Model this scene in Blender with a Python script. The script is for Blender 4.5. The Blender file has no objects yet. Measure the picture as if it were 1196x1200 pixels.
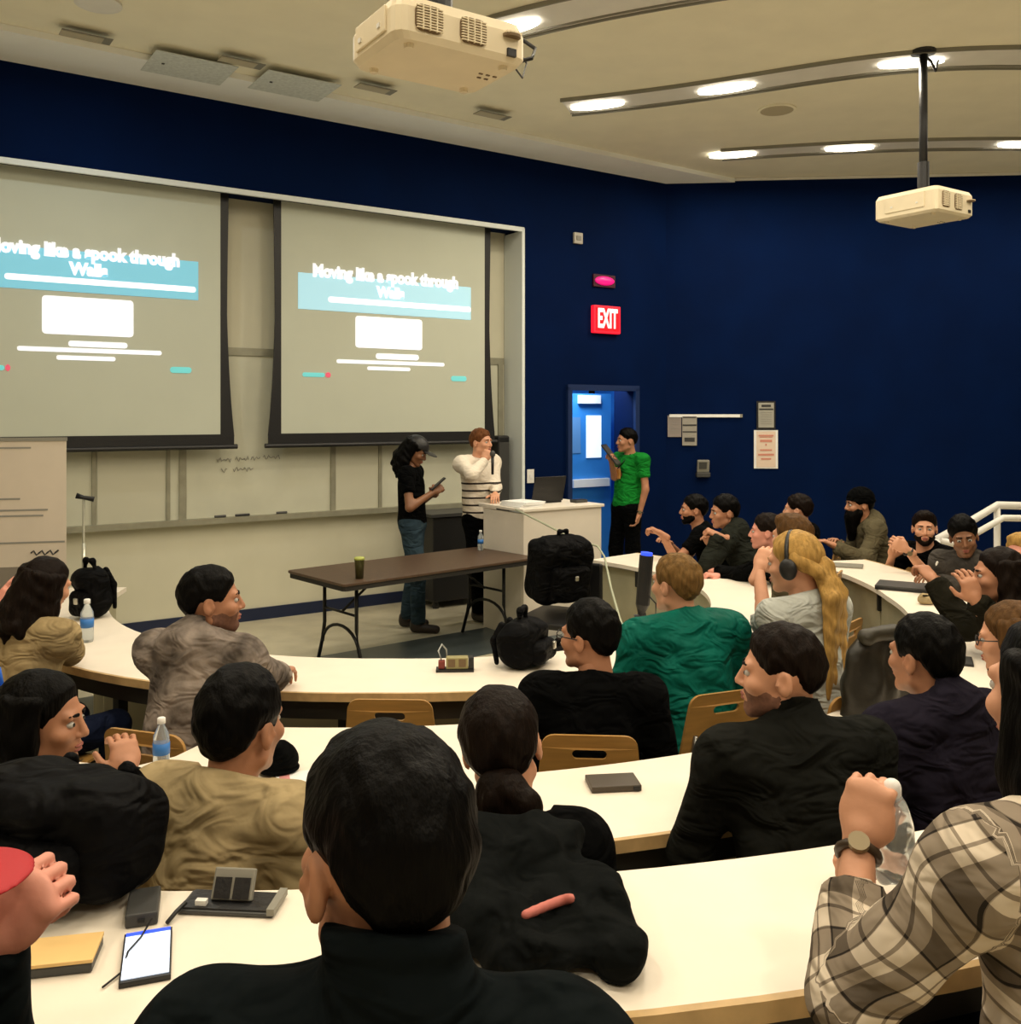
import bpy, math, random
import numpy as np
from mathutils import Vector, Matrix
random.seed(4)
rng = np.random.default_rng(7)
SC = bpy.context.scene
COL = SC.collection
# ------------------------------------------------------------------ camera, world, exposure
F = 1100.0          # focal length in pixels of the 1196 x 1200 frame
HC = 1.90           # camera height above the front floor
HZ = 485.0          # pixel row of the horizon
cam_d = bpy.data.cameras.new('camera'); cam = bpy.data.objects.new('camera', cam_d); COL.objects.link(cam)
cam.location = (0, 0, HC); cam.rotation_euler = (math.pi/2, 0, 0)
cam_d.sensor_width = 36; cam_d.lens = 36*F/1200; cam_d.shift_y = -(600-HZ)/1200; cam_d.clip_start = 0.05
SC.camera = cam
wd = bpy.data.worlds.new('world'); SC.world = wd; wd.use_nodes = True
wd.node_tree.nodes['Background'].inputs[0].default_value = (0.5, 0.55, 0.6, 1)
wd.node_tree.nodes['Background'].inputs[1].default_value = 0.01
SC.view_settings.view_transform = 'Standard'; SC.view_settings.look = 'None'
SC.view_settings.gamma = 1.0; SC.view_settings.exposure = -0.58; SC.view_settings.use_curve_mapping = False
LAMP_W = 34.0       # watts of each ceiling lamp
WARM = (1.0, 0.88, 0.69)
ZC = 4.66           # ceiling height

def P(u, v, d):      # pixel + distance -> point of the room
    return np.array([(u-598)/F*d, d, HC-(v-HZ)/F*d])
def PZ(u, v, z):     # pixel + height -> point of the room
    d = (HC-z)*F/(v-HZ); return np.array([(u-598)/F*d, d, z])

# ------------------------------------------------------------------ materials
MATS = {}
def mat(name, col, rough=0.6, var=0.0, nscale=8.0, bump=0.0, bscale=30.0, metal=0.0, spec=0.5, emit=None, estr=0.0, trans=0.0, stretch=None, alpha=None):
    if name in MATS: return MATS[name]
    m = bpy.data.materials.new(name); m.use_nodes = True
    nt = m.node_tree; b = nt.nodes['Principled BSDF']
    b.inputs['Base Color'].default_value = (*col, 1); b.inputs['Roughness'].default_value = rough
    b.inputs['Metallic'].default_value = metal; b.inputs['Specular IOR Level'].default_value = spec
    if trans: b.inputs['Transmission Weight'].default_value = trans
    if emit: b.inputs['Emission Color'].default_value = (*emit, 1); b.inputs['Emission Strength'].default_value = estr
    tc = nt.nodes.new('ShaderNodeTexCoord'); mp = nt.nodes.new('ShaderNodeMapping')
    nt.links.new(tc.outputs['Object'], mp.inputs[0])
    if stretch: mp.inputs['Scale'].default_value = stretch
    if var > 0:
        n = nt.nodes.new('ShaderNodeTexNoise'); n.inputs['Scale'].default_value = nscale; n.inputs['Detail'].default_value = 4
        r = nt.nodes.new('ShaderNodeValToRGB')
        r.color_ramp.elements[0].position = 0.3; r.color_ramp.elements[1].position = 0.7
        r.color_ramp.elements[0].color = (*[max(0, c*(1-var)) for c in col], 1); r.color_ramp.elements[1].color = (*[min(1, c*(1+var)) for c in col], 1)
        nt.links.new(mp.outputs[0], n.inputs['Vector']); nt.links.new(n.outputs['Fac'], r.inputs[0]); nt.links.new(r.outputs[0], b.inputs['Base Color'])
    if bump > 0:
        n2 = nt.nodes.new('ShaderNodeTexNoise'); n2.inputs['Scale'].default_value = bscale; n2.inputs['Detail'].default_value = 3
        bp = nt.nodes.new('ShaderNodeBump'); bp.inputs['Strength'].default_value = bump; bp.inputs['Distance'].default_value = 0.02
        nt.links.new(mp.outputs[0], n2.inputs['Vector']); nt.links.new(n2.outputs['Fac'], bp.inputs['Height']); nt.links.new(bp.outputs[0], b.inputs['Normal'])
    MATS[name] = m; return m
M_blue = mat('wall_blue', (0.0003, 0.0072, 0.044), 0.8, 0.12, 2.0, 0.05, 60, spec=0.06)
M_ceil = mat('ceiling_paint', (0.93, 0.88, 0.70), 0.9, 0.03, 3)
M_soff = mat('soffit_cool_lit', (0.95, 0.97, 0.96), 0.9, 0.03, 3)  # whiter, cooler than the ceiling: cool light on the soffit put into the colour
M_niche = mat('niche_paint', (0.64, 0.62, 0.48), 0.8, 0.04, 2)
M_trim = mat('trim_white', (0.75, 0.8, 0.78), 0.5)
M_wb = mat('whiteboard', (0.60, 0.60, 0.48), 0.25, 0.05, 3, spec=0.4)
M_rail = mat('rail_aluminium', (0.33, 0.32, 0.24), 0.45, 0.1, 10, metal=0.3)
M_floor = mat('floor_vinyl', (0.58, 0.53, 0.39), 0.35, 0.1, 5, spec=0.4)
M_slate = mat('floor_slate', (0.075, 0.095, 0.10), 0.35, 0.12, 6, spec=0.4)
M_carpet = mat('tier_vinyl', (0.64, 0.56, 0.40), 0.55, 0.1, 12)
M_desk = mat('desk_laminate', (0.88, 0.80, 0.68), 0.42, 0.03, 6, spec=0.4)
M_deskedge = mat('desk_edge_wood', (0.55, 0.37, 0.17), 0.5, 0.15, 20)
M_panel = mat('desk_panel', (0.42, 0.39, 0.26), 0.6, 0.08, 6)
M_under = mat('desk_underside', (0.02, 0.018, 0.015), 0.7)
M_black = mat('black_plastic', (0.008, 0.008, 0.009), 0.45, bump=0.1, bscale=80)
M_bmetal = mat('black_metal', (0.012, 0.012, 0.012), 0.4, metal=0.4)
M_ply = mat('plywood', (0.42, 0.225, 0.06), 0.42, 0.16, 5, stretch=(1, 1, 9), bump=0.03)
M_chrome = mat('grey_steel', (0.35, 0.35, 0.34), 0.3, metal=0.9)
M_tabletop = mat('table_brown', (0.085, 0.05, 0.03), 0.45, 0.15, 25)
M_white = mat('white_paint', (0.82, 0.80, 0.75), 0.5, 0.03, 5)
M_lect = mat('lectern_white', (0.78, 0.72, 0.62), 0.5, 0.03, 5)
M_paper = mat('paper', (0.85, 0.85, 0.83), 0.7, 0.03, 8)
M_cream = mat('projector_cream', (0.80, 0.70, 0.50), 0.45, 0.04, 8)
M_vent = mat('vent_brown', (0.16, 0.10, 0.045), 0.6)
M_screen = mat('screen_cloth', (0.57, 0.60, 0.50), 0.85, 0.02, 2)
M_emw = mat('slide_white', (0.9, 0.9, 0.95), 0.8, emit=(0.92, 0.93, 1.0), estr=0.9)
M_emc = mat('slide_cyan', (0.3, 0.6, 0.7), 0.8, emit=(0.05, 0.42, 0.62), estr=0.8)
M_emp = mat('slide_pale', (0.5, 0.7, 0.75), 0.8, emit=(0.22, 0.60, 0.78), estr=0.85)
M_eml = mat('slide_logo', (0.2, 0.6, 0.6), 0.8, emit=(0.1, 0.6, 0.62), estr=0.7)
M_emr = mat('slide_red', (0.7, 0.1, 0.15), 0.8, emit=(0.8, 0.12, 0.2), estr=0.7)
M_ink = mat('ink_black', (0.03, 0.03, 0.03), 0.6)
M_inkg = mat('ink_grey', (0.28, 0.27, 0.24), 0.7)
M_inkr = mat('ink_red', (0.62, 0.25, 0.18), 0.7)
M_exit = mat('exit_red', (0.6, 0.01, 0.02), 0.5, emit=(1.0, 0.01, 0.03), estr=1.6)
M_exitw = mat('exit_letters', (0.9, 0.6, 0.6), 0.5, emit=(1.0, 0.72, 0.66), estr=1.6)
M_strobe = mat('strobe_pink', (0.7, 0.02, 0.2), 0.4, emit=(0.9, 0.0, 0.22), estr=0.9)
M_lamp = mat('lamp_glow', (1, 0.95, 0.85), 0.5, emit=(1, 0.92, 0.75), estr=14)
M_doorb = mat('door_blue', (0.03, 0.22, 0.62), 0.5, 0.05, 4)
M_glassw = mat('door_lit_glass', (0.8, 0.9, 0.95), 0.3, emit=(0.85, 0.95, 1.0), estr=1.0)
M_phone = mat('phone_screen', (0.7, 0.8, 1), 0.2, emit=(0.75, 0.85, 1.0), estr=1.1)
M_bluelight = mat('blue_led', (0.05, 0.1, 0.9), 0.3, emit=(0.03, 0.1, 1.0), estr=1.2)
M_kraft = mat('kraft_tan', (0.82, 0.55, 0.22), 0.7, 0.05, 10)
M_plastic = mat('clear_plastic', (0.75, 0.82, 0.85), 0.12, trans=0.75)
M_labelb = mat('label_blue', (0.03, 0.18, 0.55), 0.5)
M_bluecl = mat('bright_blue', (0.01, 0.12, 0.62), 0.6)
M_dgrey = mat('dark_grey', (0.05, 0.05, 0.048), 0.5)
M_mgrey = mat('mid_grey', (0.25, 0.24, 0.2), 0.5)
M_grate = mat('ceiling_panel_grey', (0.66, 0.70, 0.68), 0.7, 0.12, 30)

# ------------------------------------------------------------------ mesh helpers
def link(o, label=None, cat=None, group=None, kind=None, parent=None):
    COL.objects.link(o)
    if parent is not None: o.parent = parent
    if label: o['label'] = label
    if cat: o['category'] = cat
    if group: o['group'] = group
    if kind: o['kind'] = kind
    return o
def empty(name, loc, rz=0.0, label=None, cat=None, group=None, kind=None):
    o = bpy.data.objects.new(name, None); o.location = tuple(float(c) for c in loc); o.rotation_euler = (0, 0, rz); o.empty_display_size = 0.1
    return link(o, label, cat, group, kind)
def mesh_np(name, V, Fq, smooth=True):
    """V (n,3), Fq (m,4) numpy quads"""
    me = bpy.data.meshes.new(name); n = len(V); m = len(Fq)
    me.vertices.add(n); me.vertices.foreach_set('co', np.asarray(V, np.float32).ravel())
    me.loops.add(m*4); me.loops.foreach_set('vertex_index', np.asarray(Fq, np.int32).ravel())
    me.polygons.add(m); me.polygons.foreach_set('loop_start', np.arange(0, m*4, 4, dtype=np.int32))
    me.polygons.foreach_set('use_smooth', np.full(m, smooth))
    me.update(calc_edges=True); return me
def add(name, me, m, parent=None, **kw):
    o = bpy.data.objects.new(name, me)
    for mm in (m if isinstance(m, (list, tuple)) else [m]): me.materials.append(mm)
    return link(o, parent=parent, **kw)
class MB:
    def __init__(s): s.v = []; s.f = []
    def add(s, V, Fc):
        b = len(s.v); s.v += [tuple(map(float, p)) for p in V]; s.f += [tuple(i+b for i in f) for f in Fc]; return s
    def box(s, c, d, rz=0.0, tilt=0.0):
        hx, hy, hz = d[0]/2, d[1]/2, d[2]/2
        R = Matrix.Rotation(rz, 3, 'Z') @ Matrix.Rotation(tilt, 3, 'X')
        V = [Vector(c)+R @ Vector((x*hx, y*hy, z*hz)) for x in (-1, 1) for y in (-1, 1) for z in (-1, 1)]
        return s.add(V, [(0,1,3,2),(4,6,7,5),(0,4,5,1),(2,3,7,6),(0,2,6,4),(1,5,7,3)])
    def tube(s, pts, r, n=8, closed=False):
        pts = [Vector(p) for p in pts]; rs = r if isinstance(r, (list, tuple)) else [r]*len(pts)
        N = len(pts); V = []; Fc = []
        up = Vector((0, 0, 1))
        for i, p in enumerate(pts):
            a = pts[(i-1) % N] if (closed or i > 0) else p; b = pts[(i+1) % N] if (closed or i < N-1) else p
            t = (b-a).normalized(); x = t.cross(up)
            if x.length < 0.1: x = t.cross(Vector((0, 1, 0)))
            x.normalize(); y = x.cross(t).normalized()
            V += [p + x*rs[i]*math.cos(2*math.pi*k/n) + y*rs[i]*math.sin(2*math.pi*k/n) for k in range(n)]
        for i in range(N if closed else N-1):
            j = (i+1) % N
            Fc += [(i*n+k, i*n+(k+1) % n, j*n+(k+1) % n, j*n+k) for k in range(n)]
        if not closed: Fc += [tuple(range(n-1, -1, -1)), tuple((N-1)*n+k for k in range(n))]
        return s.add(V, Fc)
    def lathe(s, prof, c=(0, 0, 0), n=20):
        V = []; Fc = []
        for r, z in prof: V += [(c[0]+r*math.cos(2*math.pi*k/n), c[1]+r*math.sin(2*math.pi*k/n), c[2]+z) for k in range(n)]
        for i in range(len(prof)-1): Fc += [(i*n+k, i*n+(k+1) % n, (i+1)*n+(k+1) % n, (i+1)*n+k) for k in range(n)]
        Fc += [tuple(range(n-1, -1, -1)), tuple((len(prof)-1)*n+k for k in range(n))]
        return s.add(V, Fc)
    def prism(s, poly, z0, z1):
        n = len(poly); V = [(x, y, z0) for x, y in poly]+[(x, y, z1) for x, y in poly]
        return s.add(V, [tuple(range(n-1, -1, -1)), tuple(range(n, 2*n))]+[(i, (i+1) % n, n+(i+1) % n, n+i) for i in range(n)])
    def build(s, name, m, parent=None, smooth=False, bevel=0.0, **kw):
        me = bpy.data.meshes.new(name); me.from_pydata(s.v, [], s.f); me.update()
        if smooth: me.polygons.foreach_set('use_smooth', [True]*len(me.polygons))
        o = add(name, me, m, parent, **kw)
        if bevel:
            b = o.modifiers.new('bevel', 'BEVEL'); b.width = bevel; b.segments = 2; b.limit_method = 'ANGLE'
        return o
def rebase(o):
    """put the origin of a single-mesh thing at the base of its geometry"""
    me = o.data; n = len(me.vertices); c = np.zeros(n*3, np.float32); me.vertices.foreach_get('co', c); c = c.reshape(-1, 3)
    b = np.array([(c[:, 0].min()+c[:, 0].max())/2, (c[:, 1].min()+c[:, 1].max())/2, c[:, 2].min()])
    me.vertices.foreach_set('co', (c-b).astype(np.float32).ravel()); me.update()
    o.location = Vector(o.location) + o.rotation_euler.to_matrix() @ Vector(b.tolist())
    return o
def flat_poly(outer, holes, thick, name):
    """filled outline with holes (x,z plane, thickness along y) via a 2D curve"""
    cu = bpy.data.curves.new(name, 'CURVE'); cu.dimensions = '2D'; cu.fill_mode = 'BOTH'; cu.extrude = thick/2
    for ring in [outer]+holes:
        sp = cu.splines.new('POLY'); sp.points.add(len(ring)-1)
        for p, (x, z) in zip(sp.points, ring): p.co = (x, z, 0, 1)
        sp.use_cyclic_u = True
    o = bpy.data.objects.new('tmp', cu); COL.objects.link(o)
    me = bpy.data.meshes.new_from_object(o.evaluated_get(bpy.context.evaluated_depsgraph_get()))
    bpy.data.objects.remove(o); bpy.data.curves.remove(cu)
    for v in me.vertices: v.co = (v.co.x, -v.co.z, v.co.y)
    me.update(); return me
def rrect(w, h, r, cx=0, cy=0, n=4, wt=None):
    wt = w if wt is None else wt
    pts = []
    for sx, sy, a0 in ((1, 1, 0), (-1, 1, 90), (-1, -1, 180), (1, -1, 270)):
        ww = wt if sy > 0 else w
        for k in range(n+1):
            a = math.radians(a0+90*k/n); pts.append((cx+sx*(ww/2-r)+r*math.cos(a), cy+sy*(h/2-r)+r*math.sin(a)))
    return pts
def text_mesh(txt, size, name, bold=0.0, depth=0.002):
    cu = bpy.data.curves.new(name, 'FONT'); cu.body = txt; cu.size = size; cu.align_x = 'CENTER'; cu.align_y = 'CENTER'; cu.extrude = depth; cu.offset = bold
    cu.resolution_u = 3
    o = bpy.data.objects.new('tmp', cu); COL.objects.link(o)
    me = bpy.data.meshes.new_from_object(o.evaluated_get(bpy.context.evaluated_depsgraph_get()))
    bpy.data.objects.remove(o); bpy.data.curves.remove(cu)
    for v in me.vertices: v.co = (v.co.x, -v.co.z, v.co.y)
    me.update(); return me

# ------------------------------------------------------------------ front wall frame
WA = math.radians(34.0); E = np.array([math.cos(WA), math.sin(WA)]); N2 = np.array([math.sin(WA), -math.cos(WA)])
O2 = np.array([-1.15, 9.46])
def WP(u, v, off):
    """pixel on the plane parallel to the front wall, off metres in front of the niche back -> (s, z, distance)"""
    r = (u-598)/F; o = O2+N2*off
    s = (r*o[1]-o[0])/(E[0]-r*E[1]); d = o[1]+E[1]*s
    return s, HC-(v-HZ)/F*d, d
def wobj(name, mb, m, parent=None, **kw):
    """mesh given in (s, -off, z) of the front wall"""
    o = mb.build(name, m, parent, **kw)
    if parent is None: o.location = (O2[0], O2[1], 0); o.rotation_euler = (0, 0, WA)
    return o
def wquad(mb, u0, v0, u1, v1, off, th=0.01):
    s0, z0, _ = WP(u0, (v0+v1)/2, off); s1, _, _ = WP(u1, (v0+v1)/2, off); um = (u0+u1)/2
    _, za, _ = WP(um, v0, off); _, zb, _ = WP(um, v1, off)
    mb.box(((s0+s1)/2, -off+th/2, (za+zb)/2), (s1-s0, th, za-zb)); return (s0+s1)/2, (za+zb)/2, s1-s0, za-zb
NB = 0.342                                        # blue face stands proud of the niche back
S_NR = WP(613, 300, NB)[0]; Z_NT = WP(613, 268, NB)[1]
S_K = WP(780, 300, NB)[0]
K2 = O2+N2*NB+E*S_K                               # corner front wall / side wall
S_L = -9.0
RD = np.array([1.0, -0.085]); RD /= np.linalg.norm(RD); RN = np.array([RD[1], -RD[0]])   # side wall direction, inward normal
RA = math.atan2(RD[1], RD[0])
def st(name, mb, m, **kw): return mb.build(name, m, kind='structure', **kw)
# door opening
sd0, zd1, _ = WP(668, 457, NB); sd1, _, _ = WP(742, 457, NB)
# niche back + lower wall, blue wall pieces (front wall)
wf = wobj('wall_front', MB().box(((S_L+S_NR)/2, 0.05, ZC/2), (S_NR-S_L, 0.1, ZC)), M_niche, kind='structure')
def wpart(name, s0, s1, y0, y1, z0, z1, m, parent=wf, **kw):
    return MB().box(((s0+s1)/2, (y0+y1)/2, (z0+z1)/2), (s1-s0, y1-y0, z1-z0)).build(name, m, parent, **kw)
wpart('bulkhead', S_L, S_NR, -NB, 0, Z_NT, ZC, M_blue)
wpart('blue_wall', S_NR, sd0, -NB, 0.0, 0, ZC, M_blue)
wpart('blue_wall', sd0, sd1, -NB, -NB+0.12, zd1, ZC, M_blue)
wpart('blue_wall', sd1, S_K+0.2, -NB, 0.0, 0, ZC, M_blue)
wobj('trim_1', MB().box(((S_L+S_NR)/2, -NB-0.006, Z_NT-0.012), (S_NR-S_L, 0.03, 0.045)).box((S_NR-0.012, -NB-0.006, Z_NT/2), (0.035, 0.03, Z_NT)), M_trim, kind='structure')
wobj('trim_2', MB().box((S_NR-0.011, -NB/2, Z_NT/2), (0.02, NB-0.02, Z_NT-0.05)), M_trim, kind='structure')
wobj('baseboard_front', MB().box(((S_L+S_NR-0.03)/2, -0.008, 0.055), (S_NR-0.03-S_L, 0.016, 0.11)), mat('base_navy', (0.006, 0.014, 0.05), 0.5), kind='structure')
# side wall
def R3(a, off, z):  # along side wall, inward offset
    p = K2+RD*a+RN*off; return (p[0], p[1], z)
c = K2+RD*4.5-RN*0.06
o = st('wall_right', MB().box((0, 0, ZC/2), (9.4, 0.12, ZC)), M_blue); o.location = (c[0], c[1], 0); o.rotation_euler = (0, 0, RA)
XR = (K2+RD*9)[0]
st('wall_side', MB().box((XR+0.1, 2.5, ZC/2), (0.12, 17, ZC)), M_blue)
st('wall_left', MB().box((-7.6, 0.5, ZC/2), (0.12, 13, ZC)), M_white)
st('wall_back', MB().box((0.8, -5.6, ZC/2), (17, 0.12, ZC)), M_white)
st('floor', MB().box((0.8, 4.5, -0.05), (19, 21, 0.1)), M_floor)
st('ceiling', MB().box((0.8, 4.5, ZC+0.05), (19, 21, 0.1)), M_ceil)
# lower soffit along the front wall
w0 = O2+N2*NB+E*S_L; w1 = K2; q0 = O2+N2*(NB+0.74)+E*S_L; q1 = K2+RD*0.80
so = st('ceiling_soffit', MB().prism([tuple(w0), tuple(q0), tuple(q1), tuple(w1)], ZC-0.05, ZC-0.001), M_soff)
st('trim_3', MB().box((0, 0, 0), (8.2, 0.02, 0.03)), M_white).location = (*(K2+RD*4.9+RN*0.012), ZC-0.02)
bpy.data.objects['trim_3'].rotation_euler = (0, 0, RA)
# slate band set into the stage floor
pA = np.array([-1.34, 7.46]); bd = np.array([math.cos(math.radians(38)), math.sin(math.radians(38))]); bn = np.array([bd[1], -bd[0]])
st('floor_band', MB().prism([tuple(pA-bd*3), tuple(pA-bd*3+bn*0.75), tuple(pA+bd*3.4+bn*0.75), tuple(pA+bd*3.4)], -0.02, 0.004), M_slate)

# ------------------------------------------------------------------ curved desks
CX, CY = -0.65, 6.35
def interp(tab, a):
    return float(np.interp(a, [t[0] for t in tab], [t[1] for t in tab]))
A_in = [(-178, 1.92), (-153, 1.9), (-120, 1.9), (-88, 1.90), (-54, 2.0), (-25, 2.0), (0, 1.9), (18, 1.79), (43, 1.69)]
B_in = [(-150, 3.42), (-115, 3.42), (-98, 3.44), (-96, 3.03), (-80.5, 3.03), (-78, 3.52), (-68, 3.5), (-50, 3.34), (-25, 3.1), (-12, 3.01), (6, 2.96), (14, 2.95)]
C_in = [(-122, 4.5), (-90, 4.56), (-70, 4.57), (-40, 4.5)]
B_mid = [(-150, 3.42), (-115, 3.42), (-98, 3.46), (-78, 3.52), (-68, 3.5), (-50, 3.34), (-25, 3.1), (-12, 3.01), (6, 2.96), (14, 2.95)]
def pol(a, r): return (CX+r*math.cos(math.radians(a)), CY+r*math.sin(math.radians(a)))
def desk(label, tab, a0, a1, depth, z, floor, step, pstep, outer_tab=None):
    t = empty('curved_desk', (CX, CY, floor), 0, label, 'desk')
    angs = np.arange(a0, a1+0.01, step)
    loc = lambda a, r: (r*math.cos(math.radians(a)), r*math.sin(math.radians(a)))
    ot = outer_tab or tab
    top = MB(); V = []; Fc = []; n = len(angs); zt = z-floor
    for zz in (zt-0.03, zt):
        for a in angs: V.append((*loc(a, interp(tab, a)), zz)); V.append((*loc(a, interp(ot, a)+depth), zz))
    for i in range(n-1):
        a, b, c2, d2 = 2*i, 2*i+1, 2*i+3, 2*i+2; k = 2*n
        Fc += [(a, b, c2, d2)[::-1], (a+k, b+k, c2+k, d2+k), (a, d2, d2+k, a+k)[::-1]]
    Fc += [(0, 1, 2*n+1, 2*n), (2*n-2, 4*n-2, 4*n-1, 2*n-1)]
    top.add(V, Fc); top.build('desk_top', M_desk, t)
    eb = MB(); V = []; Fc = []
    for a in angs:
        r = interp(ot, a)+depth
        for rr, zz in ((r-0.004, zt-0.034), (r+0.012, zt-0.034), (r+0.012, zt+0.001), (r-0.004, zt+0.001)): V.append((*loc(a, rr), zz))
    for i in range(n-1): Fc += [(4*i+k, 4*i+(k+1) % 4, 4*i+4+(k+1) % 4, 4*i+4+k) for k in range(4)]
    Fc += [(3, 2, 1, 0), tuple(4*(n-1)+k for k in range(4))]
    eb.add(V, Fc).build('edge_band', M_deskedge, t)
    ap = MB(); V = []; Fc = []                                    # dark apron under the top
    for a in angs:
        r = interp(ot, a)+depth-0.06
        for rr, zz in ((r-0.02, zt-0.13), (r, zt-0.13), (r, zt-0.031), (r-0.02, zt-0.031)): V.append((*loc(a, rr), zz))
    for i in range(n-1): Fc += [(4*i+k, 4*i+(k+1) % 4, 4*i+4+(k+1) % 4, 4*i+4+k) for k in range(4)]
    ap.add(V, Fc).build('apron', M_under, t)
    a = a0+0.5
    while a < a1-0.5:                                             # modesty panels, one per bay, with brackets between
        b = min(a+pstep, a1-0.3); pm = MB(); k = 6
        V = []; Fc = []
        for i in range(k+1):
            aa = a+0.25+(b-a-0.5)*i/k; r = interp(ot, aa)+0.06
            for rr, zz in ((r, 0.02), (r+0.02, 0.02), (r+0.02, zt-0.05), (r, zt-0.05)): V.append((*loc(aa, rr), zz))
        for i in range(k): Fc += [(4*i+j, 4*i+(j+1) % 4, 4*i+4+(j+1) % 4, 4*i+4+j) for j in range(4)]
        Fc += [(3, 2, 1, 0), tuple(4*k+j for j in range(4))]
        pm.add(V, Fc).build('modesty_panel', M_panel, t)
        r = interp(ot, b)+0.06; p = loc(b, r+0.01)
        MB().box((p[0], p[1], zt-0.09), (0.06, 0.035, 0.14), math.radians(b)).build('bracket', M_black, t)
        p = loc(b, r+0.18)
        MB().box((p[0], p[1], (zt-0.03)/2), (0.05, 0.05, zt-0.03), math.radians(b)).box((p[0], p[1], 0.012), (0.4, 0.06, 0.024), math.radians(b)).build('leg', M_bmetal, t)
        a = b
    return t
ZA, ZB, ZCD = 0.74, 0.79, 0.99
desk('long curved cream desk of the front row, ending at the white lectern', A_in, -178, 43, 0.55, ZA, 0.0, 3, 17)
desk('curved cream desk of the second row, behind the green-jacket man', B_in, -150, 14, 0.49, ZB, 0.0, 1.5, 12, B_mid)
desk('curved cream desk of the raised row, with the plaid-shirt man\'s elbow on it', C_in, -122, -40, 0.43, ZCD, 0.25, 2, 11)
# raised tier under the last row
tier = MB(); pts = [pol(a, 4.42) for a in range(-140, -39, 4)]
tier.prism(pts+[(4.6, -3.0), (-5.5, -3.0)], 0.0, 0.25); st('floor_tier', tier, M_carpet)

# ------------------------------------------------------------------ niche: whiteboards, tray, screens
zt0 = WP(260, 607, 0.06)[1]
def wthing(name, label, cat, s, off, z, group=None):
    p = O2+E*s+N2*off; return empty(name, (p[0], p[1], z), WA, label, cat, group)
zb1 = WP(290, 415, 0.03)[1]
t = wthing('whiteboard', 'long framed whiteboard with sliding panels and marker tray behind the screens', 'whiteboard', 0, 0, 0)
s_a = WP(-90, 500, .03)[0]; s_b = WP(588, 500, .03)[0]
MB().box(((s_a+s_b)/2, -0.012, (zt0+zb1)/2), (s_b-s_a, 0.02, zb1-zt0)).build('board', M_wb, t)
MB().box(((s_a+s_b)/2, -0.02, zb1+0.02), (s_b-s_a+0.04, 0.035, 0.07)).build('top_rail', M_rail, t)
MB().box(((s_a+s_b)/2, -0.05, zt0-0.02), (s_b-s_a+0.04, 0.1, 0.05)).build('marker_tray', M_rail, t)
for u, w in ((110, .035), (197, .03), (214, .06), (390, .05), (445, .035), (586, .06)):
    s = WP(u, 560, .03)[0]; MB().box((s, -0.026, (zt0+zb1)/2), (w, 0.03, zb1-zt0)).build('panel_rail', M_rail, t)
for u0, u1 in ((114, 193), (392, 443)):
    s0 = WP(u0, 560, .03)[0]; s1 = WP(u1, 560, .03)[0]
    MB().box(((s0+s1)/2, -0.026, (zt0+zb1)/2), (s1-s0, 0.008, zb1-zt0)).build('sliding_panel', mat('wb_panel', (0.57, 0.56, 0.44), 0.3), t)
def scribble(u, v, n, off, wpx):   # one handwritten word as a wavy pen stroke
    pts = []
    s, z, d = WP(u, v, off); px = d/F
    for i in range(n*4+1):
        pts.append((s+wpx*px*i/(n*4)*1.2, -off, z+px*3.2*math.sin(i*1.9+u)*(0.6+0.4*math.sin(i*.7))))
    return pts
for (u, v, n, w) in ((253, 524, 2, 9), (268, 522, 2, 8), (254, 539, 3, 14), (276, 538, 3, 13), (294, 537, 2, 9), (308, 536, 3, 17), (259, 551, 1, 6), (273, 550, 4, 20)):
    MB().tube(scribble(u, v, n, 0.03, w), 0.0035, 5).build('handwriting', M_inkg, t)
for u, l in ((284, .13), (258, .1), (330, .1)):
    s, z, d = WP(u, 606, .07)
    p = O2+E*s+N2*0.07
    o = MB().tube([(-l/2, 0, 0.012), (l/2, 0, 0.012)], 0.011, 8).build('marker', M_black if u == 284 else M_dgrey, None, label={284: 'thick black marker on the middle of the marker tray', 258: 'dark marker on the tray beside the handwriting', 330: 'dark marker on the tray below the right-hand screen'}[u], cat='marker')
    o.location = (p[0], p[1], zt0+0.005); o.rotation_euler = (0, 0, WA)

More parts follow.
